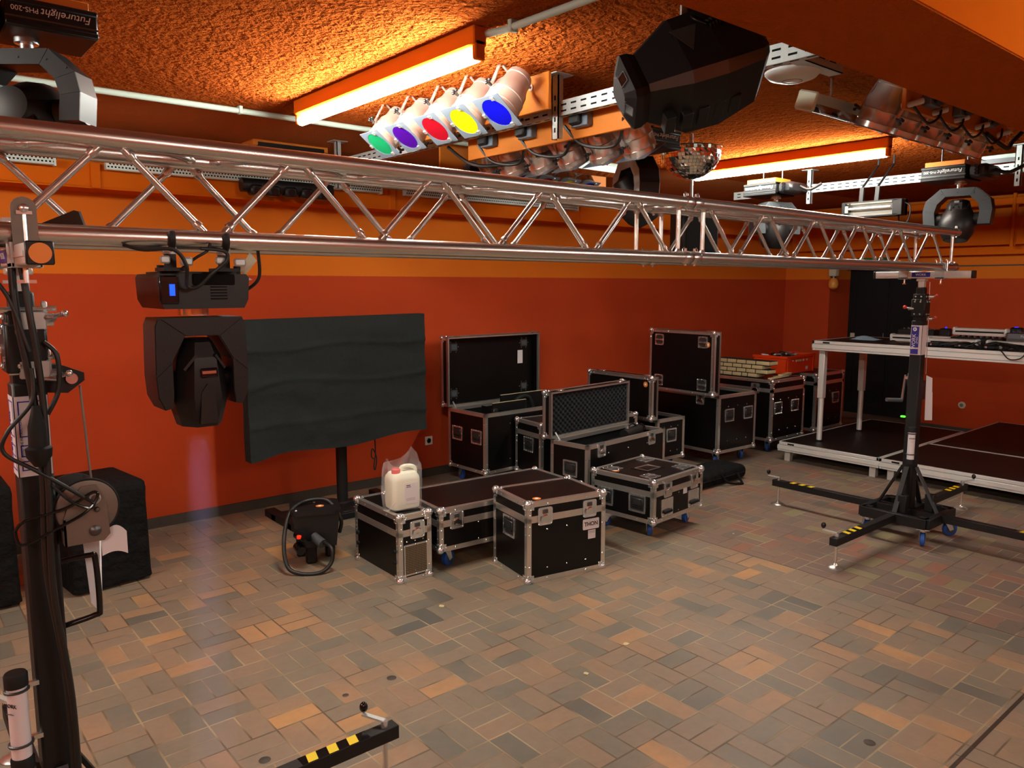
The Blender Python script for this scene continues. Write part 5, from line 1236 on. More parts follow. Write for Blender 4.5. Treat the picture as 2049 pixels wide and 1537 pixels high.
b = MB(); b.path(spline([(0.06, 0.24, 0.411), (0.065, 0.25, 0.425), (0.12, 0.3, 0.425), (0.125, 0.31, 0.411)], 5), 0.006, 'steel', 8); b.build('top_handle', ld)

# long low case on casters
flight_case('long low black flight case on blue casters behind the badge case', (2.582, 3.765), -4.5, 1.14, 0.54, 0.135, 0.40, 0.085, latches=[('front', 0.12), ('front', 0.95)], handles=[('left', 0.27, 0.24)], ca=(20, 60, -25, 100))
# square case with recessed dishes on its lid
t, ld, zs = flight_case('small closed flight case on blue casters with four metal dishes on its lid', (4.035, 3.30), 5, 0.62, 0.545, 0.125, 0.425, 0.085, latches=[('front', 0.16), ('front', 0.50)], handles=[('left', 0.13, 0.25), ('left', 0.41, 0.25)], flapped=[('front', 0.16, 0.22), ('front', 0.50, 0.22)], dishes=True, stick=(0.07, 0.38), ca=(30, 10, -25, 140))
b = MB(faceT(0.62, 0.545, 'front') @ Matrix.Translation((0.39, 0.30, 0))); b.box((0, 0, 0.001), (0.05, 0.055, 0.001), 'label_white'); b.build('paper_label', t, smooth=False)
# open case by the wall, dark lid leaning back
t, ld, zs = flight_case('open flight case against the red wall with its dark lid raised at the back', (3.99, 5.11), 1.5, 1.13, 0.52, 0.135, 0.66, 0.10, opened='back', lid_len=0.63, handles=[('left', 0.13, 0.45), ('left', 0.40, 0.45)], dishes=True, ca=(10, 50, 20, 80))
T = frame((0, 0.52 + 0.004, 0.66), (1, 0, 0), (0, 0, 1), (0, -1, 0))
b = MB(T); b.box((0.95, 0.40, -0.086), (0.065, 0.13, 0.002), 'paper'); b.build('paper_label', ld)
T0 = Matrix.Translation((3.99, 5.11, 0)) @ Matrix.Rotation(R(1.5), 4, 'Z')
b = MB()
b.bb((0.3, 0.1, 0.3), (0.31, 0.42, 0.66), 'inside_black')
for y, x0, x1, zt in ((0.16, 0.22, 0.62, 0.72), (0.32, 0.45, 1.0, 0.755)):
    b.bb((x0, y, 0.2), (x1, y + 0.012, zt - 0.004), 'inside_black'); b.bb((x0, y, zt - 0.004), (x1, y + 0.012, zt), 'pale_wood'); b.bb((x1 - 0.004, y, 0.5), (x1, y + 0.012, zt), 'pale_wood')
b.build('divider_board', t, smooth=False)
b = MB(); b.path(spline([(0.5, 0.22, 0.5), (0.55, 0.23, 0.7), (0.72, 0.24, 0.72), (0.78, 0.22, 0.55)], 8), 0.022, 'rubber', 10); b.bb((0.14, 0.05, 0.63), (0.19, 0.09, 0.69), 'black_plastic', 0.006); o = b.build('packed_cable', loc=None); o.matrix_world = T0; tag(o, 'black cable bundle packed in the open case against the wall', 'cable')
# closed case between
flight_case('closed flight case between the wall case and the foam lined case', (4.27, 4.71), -6.5, 1.08, 0.38, 0.13, 0.60, 0.10, handles=[('left', 0.2, 0.40)], latches=[('front', 0.8)])
# foam lined open case
t, ld, zs = flight_case('open flight case with its black egg foam lined lid standing up in the middle', (4.085, 3.98), 5.5, 1.03, 0.37, 0.13, 0.555, 0.085, opened='back', lid_len=0.37, handles=[('left', 0.2, 0.36)], latches=[('front', 0.16), ('front', 0.83)], foam=True)
b = MB(); b.bb((0.02, 0.02, 0.4), (0.62, 0.35, 0.46), 'foam', 0.01); b.bb((0.64, 0.06, 0.36), (1.0, 0.33, 0.47), 'inside_black', 0.01); b.build('foam_insert', t)
T0 = Matrix.Translation((4.085, 3.98, 0)) @ Matrix.Rotation(R(5.5), 4, 'Z')
b = MB(); b.tube((0.66, 0.15, 0.53), (0.92, 0.17, 0.545), 0.045, 'black_plastic', 18); b.tube((0.9, 0.17, 0.545), (0.93, 0.17, 0.547), 0.05, 'black_gloss', 18); b.tube((0.7, 0.15, 0.58), (0.7, 0.15, 0.6), 0.015, 'steel', 10); b.sph((0.85, 0.16, 0.6), 0.013, 'steel', 10); b.path(arc((0.78, 0.16, 0.54), 0.07, 20, 160, 10), 0.008, 'black_coat', 8)
o = b.build('packed_lamp'); o.matrix_world = T0; tag(o, 'black stage lamp lying in the foam lined open case', 'stage lamp')
# case with raised lid seen from outside, smaller
flight_case('narrow open flight case with its stickered lid upright behind the foam lined case', (5.53, 4.50), -1, 0.39, 0.82, 0.13, 0.52, 0.09, opened='left', lid_len=0.40, handles=[('front', 0.2, 0.36)], stick=(0.07, 0.33), casters=True)
# largest open case
t, ld, zs = flight_case('large open flight case with a tall stickered lid upright on its left edge', (6.22, 4.32), -2, 0.6, 0.80, 0.135, 0.70, 0.10, opened='left', lid_len=0.61, handles=[('front', 0.17, 0.50), ('front', 0.47, 0.50), ('left', 0.2, 0.30)], latches=[('left', 0.58)], dishes=True, stick=(0.07, 0.49), ca=(15, 60, 20, 80))
T0 = Matrix.Translation((6.22, 4.32, 0)) @ Matrix.Rotation(R(-2), 4, 'Z')
b = MB(); b.tube((0.1, 0.35, 0.66), (0.5, 0.42, 0.68), 0.05, 'black_plastic', 16); b.box((0.3, 0.39, 0.72), (0.3, 0.05, 0.03), 'dark_steel', 0.006); b.box((0.45, 0.42, 0.73), (0.06, 0.05, 0.06), 'black_plastic', 0.01); o = b.build('packed_lamp'); o.matrix_world = T0; tag(o, 'black lamp fixture lying in the large open case', 'stage lamp')
# two closed cases at the right end
flight_case('closed tall flight case on blue casters carrying the pale wooden blocks', (7.15, 4.32), 0, 0.64, 0.80, 0.135, 0.775, 0.10, handles=[('front', 0.12, 0.48), ('front', 0.45, 0.48), ('left', 0.2, 0.3)], latches=[('left', 0.6)], ca=(20, 60, 20, 80))
flight_case('closed tall flight case under the orange crate beside the stage leg', (8.05, 4.33), 0, 0.62, 0.80, 0.135, 0.775, 0.10, handles=[('front', 0.12, 0.48), ('front', 0.45, 0.48)], latches=[('left', 0.6)], ca=(20, 60, 20, 80))

# things on the right cases
t = thing('stacking_crate', 'bright orange plastic crate full of odds and ends on the rightmost case', 'crate', (8.03, 4.72, 0.78), R(3))
b = MB(); w_, d, h = 0.66, 0.4, 0.2; k = 0.008
b.bb((-w_ / 2, -d / 2, 0), (w_ / 2, -d / 2 + k, h), 'crate_orange'); b.bb((-w_ / 2, d / 2 - k, 0), (w_ / 2, d / 2, h), 'crate_orange'); b.bb((-w_ / 2, -d / 2, 0), (-w_ / 2 + k, d / 2, h), 'crate_orange'); b.bb((w_ / 2 - k, -d / 2, 0), (w_ / 2, d / 2, h), 'crate_orange'); b.bb((-w_ / 2, -d / 2, 0), (w_ / 2, d / 2, k), 'crate_orange')
for s in (-1, 1): b.bb((-w_ / 2 - 0.008, s * d / 2 - 0.008, h - 0.03), (w_ / 2 + 0.008, s * d / 2 + 0.008, h), 'crate_orange', 0.003); b.bb((s * w_ / 2 - 0.008, -d / 2, h - 0.03), (s * w_ / 2 + 0.008, d / 2, h), 'crate_orange', 0.003)
for i in range(5): b.bb((w_ / 2, -d / 2 + 0.02 + 0.085 * i, 0), (w_ / 2 + 0.007, -d / 2 + 0.03 + 0.085 * i, h), 'crate_orange'); 
for i in range(2): b.bb((-w_ / 2 + 0.02 + 0.6 * i, -d / 2 - 0.006, 0), (-w_ / 2 + 0.03 + 0.6 * i, -d / 2, h), 'crate_orange')
b.build('tub', t)
b = MB(); b.bb((-0.12, -d / 2 - 0.009, 0.13), (-0.0, -d / 2 - 0.001, 0.15), 'pale_wood'); b.bb((0.04, -d / 2 - 0.0015, 0.13), (0.08, -d / 2, 0.15), 'label_white'); b.bb((0.12, -d / 2 - 0.0015, 0.13), (0.16, -d / 2, 0.15), 'label_white'); b.bb((0.12, -d / 2 - 0.0015, 0.03), (0.17, -d / 2, 0.065), 'label_white'); b.bb((-0.2, -d / 2 - 0.0015, 0.14), (-0.17, -d / 2, 0.15), 'label_white'); b.build('sticker', t)
t2 = tag(MB().build('loose_hardware'), 'grey and white odds and ends heaped in the orange crate', 'hardware', None, 'stuff'); bpy.data.objects.remove(t2)
b = MB()
for i in range(26):
    a = random.uniform(0, PI); x, y = random.uniform(-0.24, 0.28), random.uniform(-0.13, 0.13); z = 0.175 + random.uniform(0, 0.025)
    b.bar((x, y, z), (x + 0.08 * math.cos(a), y + 0.08 * math.sin(a), z + random.uniform(-0.01, 0.02)), 0.02, 0.016, random.choice(['dark_steel', 'grey_card', 'black_plastic', 'white_plastic', 'steel']))
b.bb((-0.3, -0.17, 0.1), (0.3, 0.17, 0.17), 'black_plastic', 0.01)
o = b.build('loose_hardware', loc=(8.03, 4.72, 0.78)); tag(o, 'grey and white odds and ends heaped in the orange crate', 'hardware', None, 'stuff')

# pale blocks stacked like brickwork, plus loose boards
BX, BY, BZ = 7.30, 5.09, 0.7805
for r_ in range(4):
    y = BY - (0.05 if r_ % 2 else 0)
    for i in range(5):
        L = 0.106 if not (r_ == 0 and i == 3) else 0.06
        if i == 4: L += 0.02 * (r_ % 2) + 0.01 * r_
        b = MB().box((0, 0, 0.0228), (L + 0.008, 0.15, 0.0455), 'dark_wood').box((0, -0.004, 0.0228), (L, 0.16, 0.037), 'pale_wood', 0.003)
        if i == 4: b.box((L / 2, 0.0, 0.0228), (0.012, 0.15, 0.034), 'pale_wood', 0.002)
        o = b.build('wooden_block', loc=(BX, y - L / 2, BZ + 0.0456 * r_)); o.rotation_euler = (0, 0, R(-90))
        tag(o, f'pale wooden block, {["first", "second", "third", "fourth", "fifth"][i]} from the left in the {["bottom", "second", "third", "top"][r_]} course of the stack', 'wooden block', 'pale wooden blocks stacked on the closed case')
        y -= L + 0.012
for i, (x, y, rz, L, wd, z) in enumerate(((7.40, 4.405, 6, 0.40, 0.05, 0), (7.56, 4.46, 4, 0.32, 0.05, 0), (7.6, 4.45, 10, 0.28, 0.05, 0.0145))):
    o = MB().box((0, 0, 0.007), (L, wd, 0.014), 'pale_wood', 0.002).build('wooden_strip', loc=(x, y, BZ + z)); o.rotation_euler = (0, 0, R(rz))
    tag(o, ['pale thin strip lying loose before the wooden blocks', 'pale thin strip nearest the front edge of the closed case', 'short pale strip lying on another strip beside the wooden blocks'][i], 'wooden strip', None)

# soft black bag
t = thing('carry_bag', 'flat black fabric carry bag lying on the floor behind the small case', 'bag', (5.42, 4.05, 0.0), R(1))
def bagf(u, v):
    a = 2 * PI * v; p = 4.0
    cy, cz = math.cos(a), math.sin(a)
    y = 0.165 * math.copysign(abs(cy) ** (2 / p), cy); z = 0.07 * math.copysign(abs(cz) ** (2 / p), cz)
    e = min(1, (1 - abs(2 * u - 1)) * 9) ** 0.5
    lump = 1 + 0.07 * math.sin(9 * u) * math.sin(3 * a) if z > 0 else 1
    return (-0.22 + 0.89 * u, 0.0 + y * (0.85 + 0.15 * e), 0.071 + z * e * lump * (1 - 0.25 * (u < 0.5) * math.sin(6 * u) * (z > 0)))
b = MB(); b.grid(bagf, 40, 28, 'bag_cloth'); b.build('body', t)
b = MB(); b.path(spline([(0.25, -0.17, 0.10), (0.3, -0.21, 0.03), (0.42, -0.26, 0.012), (0.46, -0.24, 0.012), (0.47, -0.18, 0.09)], 7), 0.011, 'bag_cloth', 8); b.build('carry_strap', t)
b = MB(); b.path([(x, -0.168 + 0.0, 0.072) for x in (-0.15, 0, 0.3, 0.62)], 0.004, 'rubber', 6); b.build('zip', t)

# jerrycan in a clear bag
JX, JY, JZ = 2.425, 3.93, 0.4145
t = thing('jerrycan', 'milky fluid jerrycan with a red cap standing on the narrow case', 'jerrycan', (JX, JY, JZ), R(-6))
b = MB()
def slab(z, sx, sy, r): return [(p[0], p[1], z) for p in rrect(sx, sy, r, 4)]
secs = [slab(0.0, 0.165, 0.125, 0.03), slab(0.008, 0.182, 0.142, 0.035), slab(0.05, 0.186, 0.146, 0.03), slab(0.18, 0.186, 0.146, 0.03), slab(0.20, 0.182, 0.142, 0.035), slab(0.222, 0.155, 0.115, 0.035), slab(0.226, 0.10, 0.08, 0.03)]
n = len(secs[0]); vs = [p for s_ in secs for p in s_]; fs = [tuple(range(n))[::-1], tuple(range(6 * n, 7 * n))]
for j in range(6):
    for i in range(n): fs.append((j * n + i, j * n + (i + 1) % n, (j + 1) * n + (i + 1) % n, (j + 1) * n + i))
b.add(vs, fs, 'jerrycan'); b.path(spline([(-0.01, 0, 0.22), (0.0, 0, 0.25), (0.05, 0, 0.252), (0.085, 0, 0.235), (0.088, 0, 0.205)], 6), 0.013, 'jerrycan', 10); b.build('canister', t)
b = MB(); b.lathe([(0.022, 0.2), (0.022, 0.222), (0.027, 0.222), (0.027, 0.246), (0.023, 0.25), (0, 0.251)], 'cap_red', (-0.05, -0.02, 0), (0, 0, 1), 20); b.build('cap', t)
b = MB(frame((0.025, -0.0735, 0.10), (1, 0, 0), (0, 0, 1), (0, -1, 0))); b.box((0, 0, 0.0006), (0.085, 0.125, 0.0008), 'label_white'); b.box((-0.02, 0.05, 0.0013), (0.026, 0.006, 0.0004), 'ink'); b.box((-0.018, 0.04, 0.0013), (0.03, 0.004, 0.0004), 'ink')
for i in range(3): b.box((-0.005, -0.03 - 0.006 * i, 0.0013), (0.06, 0.0015, 0.0004), 'grey_ink')
b.build('label', t, smooth=False)
t = thing('plastic_bag', 'clear plastic bag pulled up around the jerrycan', 'plastic bag', (JX, JY, JZ), R(-6))
def bg(u, v):
    a = 2 * PI * u; rx = 0.11 + 0.008 * math.sin(5 * a + 3 * v) ; ry = 0.088 + 0.006 * math.sin(4 * a)
    top = 0.27 + 0.085 * math.exp(-((a - 0.5) / 0.7) ** 2) + 0.05 * math.exp(-((a - 3.3) / 0.35) ** 2)
    z = 0.004 + top * v
    pin = 1 + 0.05 * math.sin(PI * v) - 0.25 * max(0, v - 0.78)
    return (rx * math.copysign(abs(math.cos(a)) ** 0.6, math.cos(a)) * pin, ry * math.copysign(abs(math.sin(a)) ** 0.6, math.sin(a)) * pin + 0.004 * math.sin(13 * v + 6 * a), z)
b = MB(); b.grid(bg, 64, 24, 'clear_film'); b.grid(lambda u, v: (-0.10 - 0.05 * u + 0.02 * v, -0.04 - 0.04 * v, 0.009 + 0.05 * (1 - u) * v + 0.006 * math.sin(9 * u)), 8, 6, 'clear_film'); b.grid(lambda u, v: (0.10 + 0.045 * u, -0.02 - 0.05 * v, 0.010 + 0.03 * (1 - u) + 0.006 * math.sin(8 * v)), 6, 6, 'clear_film'); b.build('film', t)

# ================================================================== covered screen on its stand
t = thing('covered_screen', 'large flat screen on a pole stand under a black fabric cover', 'screen', (2.69, 5.16, 0))
X0, X1, ZB, ZT = -0.74, 0.70, 0.60, 1.525
def cov(u, v):
    x = X0 + (X1 - X0) * u
    zb = ZB - 0.055 * math.exp(-((u) / 0.12) ** 2) - 0.035 * math.exp(-((u - 0.5) / 0.25) ** 2) + 0.02 * math.exp(-((u - 0.85) / 0.2) ** 2)
    z = zb + (ZT - zb + 0.012 * u) * v
    y = -0.045 + 0.006 * math.sin(7 * v * 3 + 3 * u) * math.sin(4 * u + 2 * v) + 0.010 * (math.exp(-((v - 0.79 + 0.02 * math.sin(9 * u)) / 0.018) ** 2) + 0.9 * math.exp(-((v - 0.52 - 0.03 * math.sin(6 * u)) / 0.02) ** 2) + 0.7 * math.exp(-((v - 0.25 + 0.05 * u + 0.02 * math.sin(8 * u)) / 0.02) ** 2)) * (-1) - 0.012 * (1 - v) ** 6
    return (x, y, z)
b = MB(); b.grid(cov, 60, 60, 'cloth')
def edgewall(f, n):
    vs = []; 
    for i in range(n + 1):
        p = f(i / n); vs += [p, (p[0], 0.05 + 0.006 * math.sin(9 * i / n), p[2])]
    return vs, [(2 * i, 2 * i + 1, 2 * i + 3, 2 * i + 2) for i in range(n)]
for f in (lambda s: cov(0, s), lambda s: cov(1, s), lambda s: cov(s, 1), lambda s: cov(s, 0.0)):
    v_, f_ = edgewall(f, 60); b.add(v_, f_, 'cloth')
b.add([(X0, 0.05, 0.56), (X1, 0.05, 0.6), (X1, 0.05, ZT + 0.012), (X0, 0.05, ZT)], [(0, 1, 2, 3)], 'cloth'); b.build('fabric_cover', t, angle=60)
b = MB(); b.bb((X0 + 0.02, -0.025, 0.66), (X1 - 0.02, 0.03, ZT - 0.02), 'black_plastic', 0.01); b.build('display_panel', t)
b = MB(); b.tube((0.04, 0.14, 0.05), (0.04, 0.14, 1.2), 0.042, 'black_coat', 24); b.lathe([(0.055, 0.05), (0.055, 0.09), (0.043, 0.1)], 'black_coat', (0.04, 0.14, 0), n=20); b.bb((-0.1, 0.05, 0.85), (0.18, 0.15, 1.15), 'black_coat', 0.01); b.build('pole', t)
b = MB(); b.bb((-0.46, -0.03, 0.0), (0.52, 0.06, 0.05), 'black_coat', 0.004); b.bb((-0.46, 0.25, 0.0), (0.52, 0.33, 0.05), 'black_coat', 0.004); b.bb((-0.46, -0.42, 0.0), (-0.38, 0.45, 0.055), 'black_coat', 0.004); b.bb((0.44, -0.42, 0), (0.52, 0.45, 0.055), 'black_coat', 0.004); b.bb((-0.02, 0.0, 0.0), (0.1, 0.3, 0.055), 'black_coat', 0.004); b.build('stand_base', t)
b = MB(); b.path(spline([(0.27, 0.03, 0.62), (0.275, 0.03, 0.5), (0.27, 0.03, 0.42), (0.24, 0.03, 0.44), (0.25, 0.03, 0.5), (0.285, 0.03, 0.42), (0.27, 0.03, 0.33), (0.26, 0.03, 0.36), (0.275, 0.03, 0.45)], 7), 0.005, 'cable', 8); b.build('power_cable', t)

# small black projector-like fixture on the floor with a looped cable
t = thing('floor_fixture', 'black floor fixture with an orange sticker and a thick looped cable beside the narrow case', 'stage fixture', (2.12, 4.50, 0), R(-22))
b = MB()
b.prism([(-0.14, 0.33), (0.13, 0.33), (0.14, 0.30), (0.12, 0.12), (-0.12, 0.12), (-0.14, 0.29)], 0.13, 'black_plastic', frame((0, 0, 0), (1, 0, 0), (0, 0, 1), (0, -1, 0)), -0.13)
b.prism(rrect(0.31, 0.29, 0.05, 4), 0.355, 'black_plastic', None, 0.33); b.build('housing', t)
for fa, fb in (((-0.07, -0.10, 0.0), (0.0, -0.02, 0.14)), ((0.06, 0.0, 0.0), (0.12, 0.1, 0.14)), ((-0.12, 0.05, 0.0), (-0.06, 0.12, 0.14))):
    b = MB(); b.bb(fa, fb, 'black_coat', 0.012); b.build('foot', t)
b = MB(); b.tube((-0.12, -0.13, 0.22), (-0.06, -0.2, 0.2), 0.032, 'black_gloss', 16); b.tube((-0.02, -0.13, 0.19), (0.03, -0.2, 0.16), 0.03, 'grey_coat', 16); b.tube((-0.12, -0.125, 0.14), (-0.10, -0.18, 0.12), 0.03, 'black_gloss', 14); b.build('socket', t)
b = MB(); b.box((-0.11, -0.19, 0.215), (0.03, 0.02, 0.022), 'led_red', 0.004); l_ = b.build('indicator', t); l_['label'] = 'glowing red switch'
sticker(t, frame((0.03, -0.03, 0.3535), (1, 0, 0), (0, 1, 0), (0, 0, 1)), 0, 0)
b = MB()
for x, y in ((-0.12, -0.1), (0.0, 0.06)): b.sph((x, y, 0.356), 0.009, 'steel', 8)
b.build('screw', t)
b = MB(); b.path(spline([(0.15, -0.02, 0.17), (0.155, -0.06, 0.27), (0.08, 0.02, 0.375), (-0.06, 0.03, 0.378), (-0.155, -0.06, 0.34), (-0.2, -0.16, 0.2), (-0.19, -0.24, 0.06), (-0.12, -0.28, 0.014), (0.0, -0.3, 0.013), (0.07, -0.28, 0.06), (0.08, -0.26, 0.14), (0.04, -0.2, 0.17)], 8), 0.0125, 'cable', 10); b.build('looped_cable', t)

# fabric covered boxes at the left
def covered(label, x, y, w_, d, h, rz):
    t = thing('covered_speaker', label, 'covered speaker', (x, y, 0), R(rz), 'speakers under black fabric covers')
    b = MB()
    N = 10
    def f(a, c, flare):
        return None
    b.box((0, 0, h / 2 + 0.01), (w_ * 0.9, d * 0.9, h - 0.06), 'bag_cloth', 0.03)
    secs = []
    for z, s in ((0.02, 1.01), (0.06, 1.0), (h * 0.4, 0.985), (h * 0.8, 0.98), (h - 0.05, 0.985), (h - 0.015, 0.965), (h, 0.91)):
        secs.append([(p[0] * (1 + 0.012 * math.sin(17 * z + 5 * i)), p[1] * (1 + 0.012 * math.cos(13 * z + 4 * i)), z) for i, p in enumerate(rrect(w_ * s, d * s, 0.035, 5))])
    n = len(secs[0]); vs = [p for s_ in secs for p in s_]; fs = [tuple(range(6 * n, 7 * n))]
    for j in range(6):
        for i in range(n): fs.append((j * n + i, j * n + (i + 1) % n, (j + 1) * n + (i + 1) % n, (j + 1) * n + i))
    b.add(vs, fs, 'bag_cloth'); b.build('fabric_cover', t, angle=60)
    b = MB()
    for sx in (-1, 1):
        for sy in (-1, 1): b.tube((sx * w_ * 0.38, sy * d * 0.38, 0), (sx * w_ * 0.38, sy * d * 0.38, 0.03), 0.025, 'rubber', 12)
    b.build('rubber_foot', t)
covered('speaker under a black fabric cover beside the winch, right of its neighbour', 0.965, 5.06, 0.44, 0.52, 0.61, 7)
covered('speaker under a black fabric cover cut off by the left edge of the picture', 0.28, 5.12, 0.52, 0.54, 0.68, 0)

# wall sockets
def socket(loc, rz, label):
    t = thing('wall_socket', label, 'wall socket', loc, rz)
    b = MB(); b.box((0, -0.006, 0), (0.08, 0.012, 0.08), 'white_plastic', 0.004); b.build('plate', t)
    b = MB(); b.lathe([(0.028, 0.0), (0.028, 0.004), (0.024, 0.004), (0.02, -0.002), (0, -0.002)], 'cream_plastic', (0, -0.012, 0), (0, -1, 0), 24); b.build('insert', t)
socket((3.90, 5.85, 0.335), 0, 'white wall socket on the red wall between the covered screen and the wall case')
t = thing('wall_socket', 'round grey outlet low on the right wall behind the stage', 'wall socket', (9.9, 3.486, 0.345), R(-90))
b = MB(); b.lathe([(0.0, 0.012), (0.035, 0.012), (0.042, 0.006), (0.042, 0)], 'cream_plastic', (0, 0, 0), (0, -1, 0), 24); b.build('plate', t)
b = MB(); b.lathe([(0.0, 0.016), (0.02, 0.016), (0.02, 0.012)], 'grey_ink', (0, 0, 0), (0, -1, 0), 20); b.build('insert', t)
b = MB(); b.box((0, -0.008, 0), (0.06, 0.016, 0.11), 'cream_plastic', 0.004); tag(b.build('light_switch', loc=(10.44, 5.12, 1.05)), 'cream light switch at the edge of the black doorway', 'light switch'); bpy.data.objects['light_switch'].rotation_euler = (0, 0, R(-90))

# litter on the floor
FL = [((2.31, 3.36), 'small white paper scrap on the floor in front of the badge case', 0.02), ((2.39, 2.32), 'pale flake on the floor near the middle of the picture', 0.014), ((2.75, 2.4), 'pale crumbled flake beside an orange floor tile', 0.018), ((4.62, 3.05), 'white crumb on the floor right of the small case', 0.008), ((1.02, 2.44), 'tiny white crumb between floor tiles at left', 0.006), ((1.32, 4.66), 'white crumb on the floor near the covered speaker', 0.008)]
for (x, y), lab, r_ in FL:
    n = 9; poly = [(r_ * random.uniform(0.6, 1.1) * math.cos(2 * PI * i / n), r_ * random.uniform(0.6, 1.1) * math.sin(2 * PI * i / n)) for i in range(n)]
    tag(MB().prism(poly, 0.003, 'pale_wood').build('paper_scrap', loc=(x, y, 0.0008)), lab, 'litter')

for i, (x, y, r_) in enumerate(((1.69, 2.86, 0.022), (1.46, 2.86, 0.014), (1.01, 2.64, 0.022), (2.85, 1.24, 0.022))):
    o = MB().lathe([(0.0, 0.002), (r_ * 0.8, 0.002), (r_, 0.0005)], 'skirting', n=16).build('floor_plug', loc=(x, y, 0.0005))
    tag(o, ['round dark plug in the floor above the tip of the near stand leg', 'small round dark plug in the floor left of a larger plug', 'round dark plug in the floor at the bottom, left of the stand leg', 'dark round plug in the floor at the lower right'][i], 'floor plug')
# ================================================================== stage decks
def deck(label, x0, y0, lx, ly, ztop, legs, leg_len, group, split=None, legw=0.06):
    t = thing('stage_deck', label, 'stage deck', (x0, y0, 0), 0, group)
    h = 0.095
    b = MB(); b.bb((0.018, 0.018, ztop - 0.018), (lx - 0.018, ly - 0.018, ztop - 0.001), 'deck_black'); b.build('deck_board', t)
    b = MB()
    for (ax_, p0, L, s) in (('x', 0, lx, 0), ('x', ly, lx, 1), ('y', 0, ly, 0), ('y', lx, ly, 1)):
        for z_a, z_b, o_ in ((ztop - 0.028, ztop, 0.0), (ztop - 0.034, ztop - 0.028, 0.006), (ztop - 0.075, ztop - 0.034, -0.003), (ztop - h, ztop - 0.075, 0.004)):
            tk = 0.022
            if ax_ == 'x': y_a = p0 + (o_ if s == 0 else -tk); y_b = p0 + (tk if s == 0 else -o_); b.bb((0 if True else 0, y_a, z_a), (L, y_b, z_b), 'stage_alu', 0.002)
            else: x_a = p0 + (o_ if s == 0 else -tk); x_b = p0 + (tk if s == 0 else -o_); b.bb((x_a, 0, z_a), (x_b, L, z_b), 'stage_alu', 0.002)
    b.build('edge_frame', t)
    b = MB(); b.bb((-0.002, ly - 0.18, ztop - 0.022), (0.0, ly - 0.11, ztop - 0.008), 'inside_black'); b.build('maker_plate', t)
    for (x, y) in legs:
        b = MB(); z1 = ztop - 0.06; zb = z1 - leg_len
        if leg_len > 0.5:
            b.bb((x - legw / 2, y - legw / 2, zb + leg_len * 0.46), (x + legw / 2, y + legw / 2, z1), 'stage_alu', 0.004); b.tube((x, y, zb + 0.01), (x, y, zb + leg_len * 0.5), legw * 0.44, 'stage_alu', 20)
            lg = b.build('leg', t); b = MB(); b.tube((x, y, zb), (x, y, zb + 0.015), legw * 0.45, 'rubber', 16); b.build('rubber_foot', lg); b = MB(); b.tube((x + legw / 2, y, zb + leg_len * 0.5), (x + legw / 2 + 0.03, y, zb + leg_len * 0.5), 0.008, 'dark_steel', 8); b.box((x + legw / 2 + 0.035, y, zb + leg_len * 0.5), (0.014, 0.03, 0.014), 'dark_steel', 0.003); b.build('clamp_screw', lg)
        else:
            b.bb((x - legw / 2, y - legw / 2, zb), (x + legw / 2, y + legw / 2, z1), 'stage_alu', 0.004); b.build('leg', t)
    return t
G = 'low stage decks'
deck('low black stage deck at the flight cases carrying the left table legs', 6.955, 3.105, 2.0, 1.015, 0.20, [(0.09, 0.94), (0.09, 0.08), (1.9, 0.94), (1.9, 0.08)], 0.14, G)
deck('low black stage deck nearest the lifting stand along the stage front', 6.955, 1.10, 1.03, 2.0, 0.20, [(0.09, 1.92), (0.09, 0.08), (0.94, 1.92), (0.94, 0.08)], 0.14, G)
deck('low black stage deck at the back of the stage by the right wall', 7.99, 1.10, 1.9, 1.99, 0.20, [(0.09, 1.9), (1.8, 0.08), (1.8, 1.9)], 0.14, G)
deck('high black stage deck used as a table for the music gear', 7.19, 1.92, 1.0, 2.01, 1.215, [(0.08, 1.93), (0.92, 1.93), (0.08, 0.08), (0.92, 0.08)], 0.954, 'table high stage decks')
b = MB(); b.bb((0, 0, 0), (0.06, 1.0, 0.07), 'stage_alu', 0.004); o = b.build('aluminium_beam', loc=(8.97, 3.3, 0.2)); o.rotation_euler = (0, 0, R(-6)); o.location = (9.0, 3.2, 0.0); tag(o, 'aluminium beam lying on the floor behind the stage before the black door', 'beam')
b = MB(); b.bb((0, 0, 0.0), (0.05, 0.75, 0.05), 'pale_metal', 0.004); tag(b.build('white_batten', loc=(9.35, 3.13, 0.0)), 'white batten on the floor at the foot of the right wall', 'batten')

# ------------------------------------------------------------------ gear on the table deck
TZ = 1.2155
b = MB()
b.grid(lambda u, v: (0.10 * (u - 0.5) * (1 + 0.2 * math.sin(5 * v)) * 2, 0.16 * (v - 0.5) * 1.6, 0.004 + 0.035 * math.sin(PI * u) ** 0.7 * math.sin(PI * v) ** 0.6 * (0.7 + 0.4 * math.sin(9 * v + 4 * u))), 20, 24, 'blue_cloth')
tag(b.build('cleaning_cloth', loc=(7.66, 3.62, TZ)), 'crumpled pale blue cloth at the left end of the gear table', 'cloth')
def bar_lamp(label, x, y, L, z, rz=-90):
    t = thing('lamp_bar', label, 'lamp bar', (x, y, TZ + z), R(rz), 'silver lamp bars on the gear table')
    b = MB(); b.bb((-L / 2, -0.045, 0), (L / 2, 0.045, 0.028), 'stage_alu', 0.004); b.bb((-L / 2, -0.045, 0.04), (L / 2, 0.045, 0.066), 'stage_alu', 0.004); b.bb((-L / 2 + 0.005, -0.036, 0.0), (L / 2 - 0.005, 0.04, 0.06), 'inside_black'); b.build('housing', t)
    for s in (-1, 1):
        b = MB(); b.bb((s * L / 2 - 0.012, -0.05, 0), (s * L / 2 + 0.012, 0.05, 0.072), 'white_plastic', 0.01); b.build('end_cap', t)
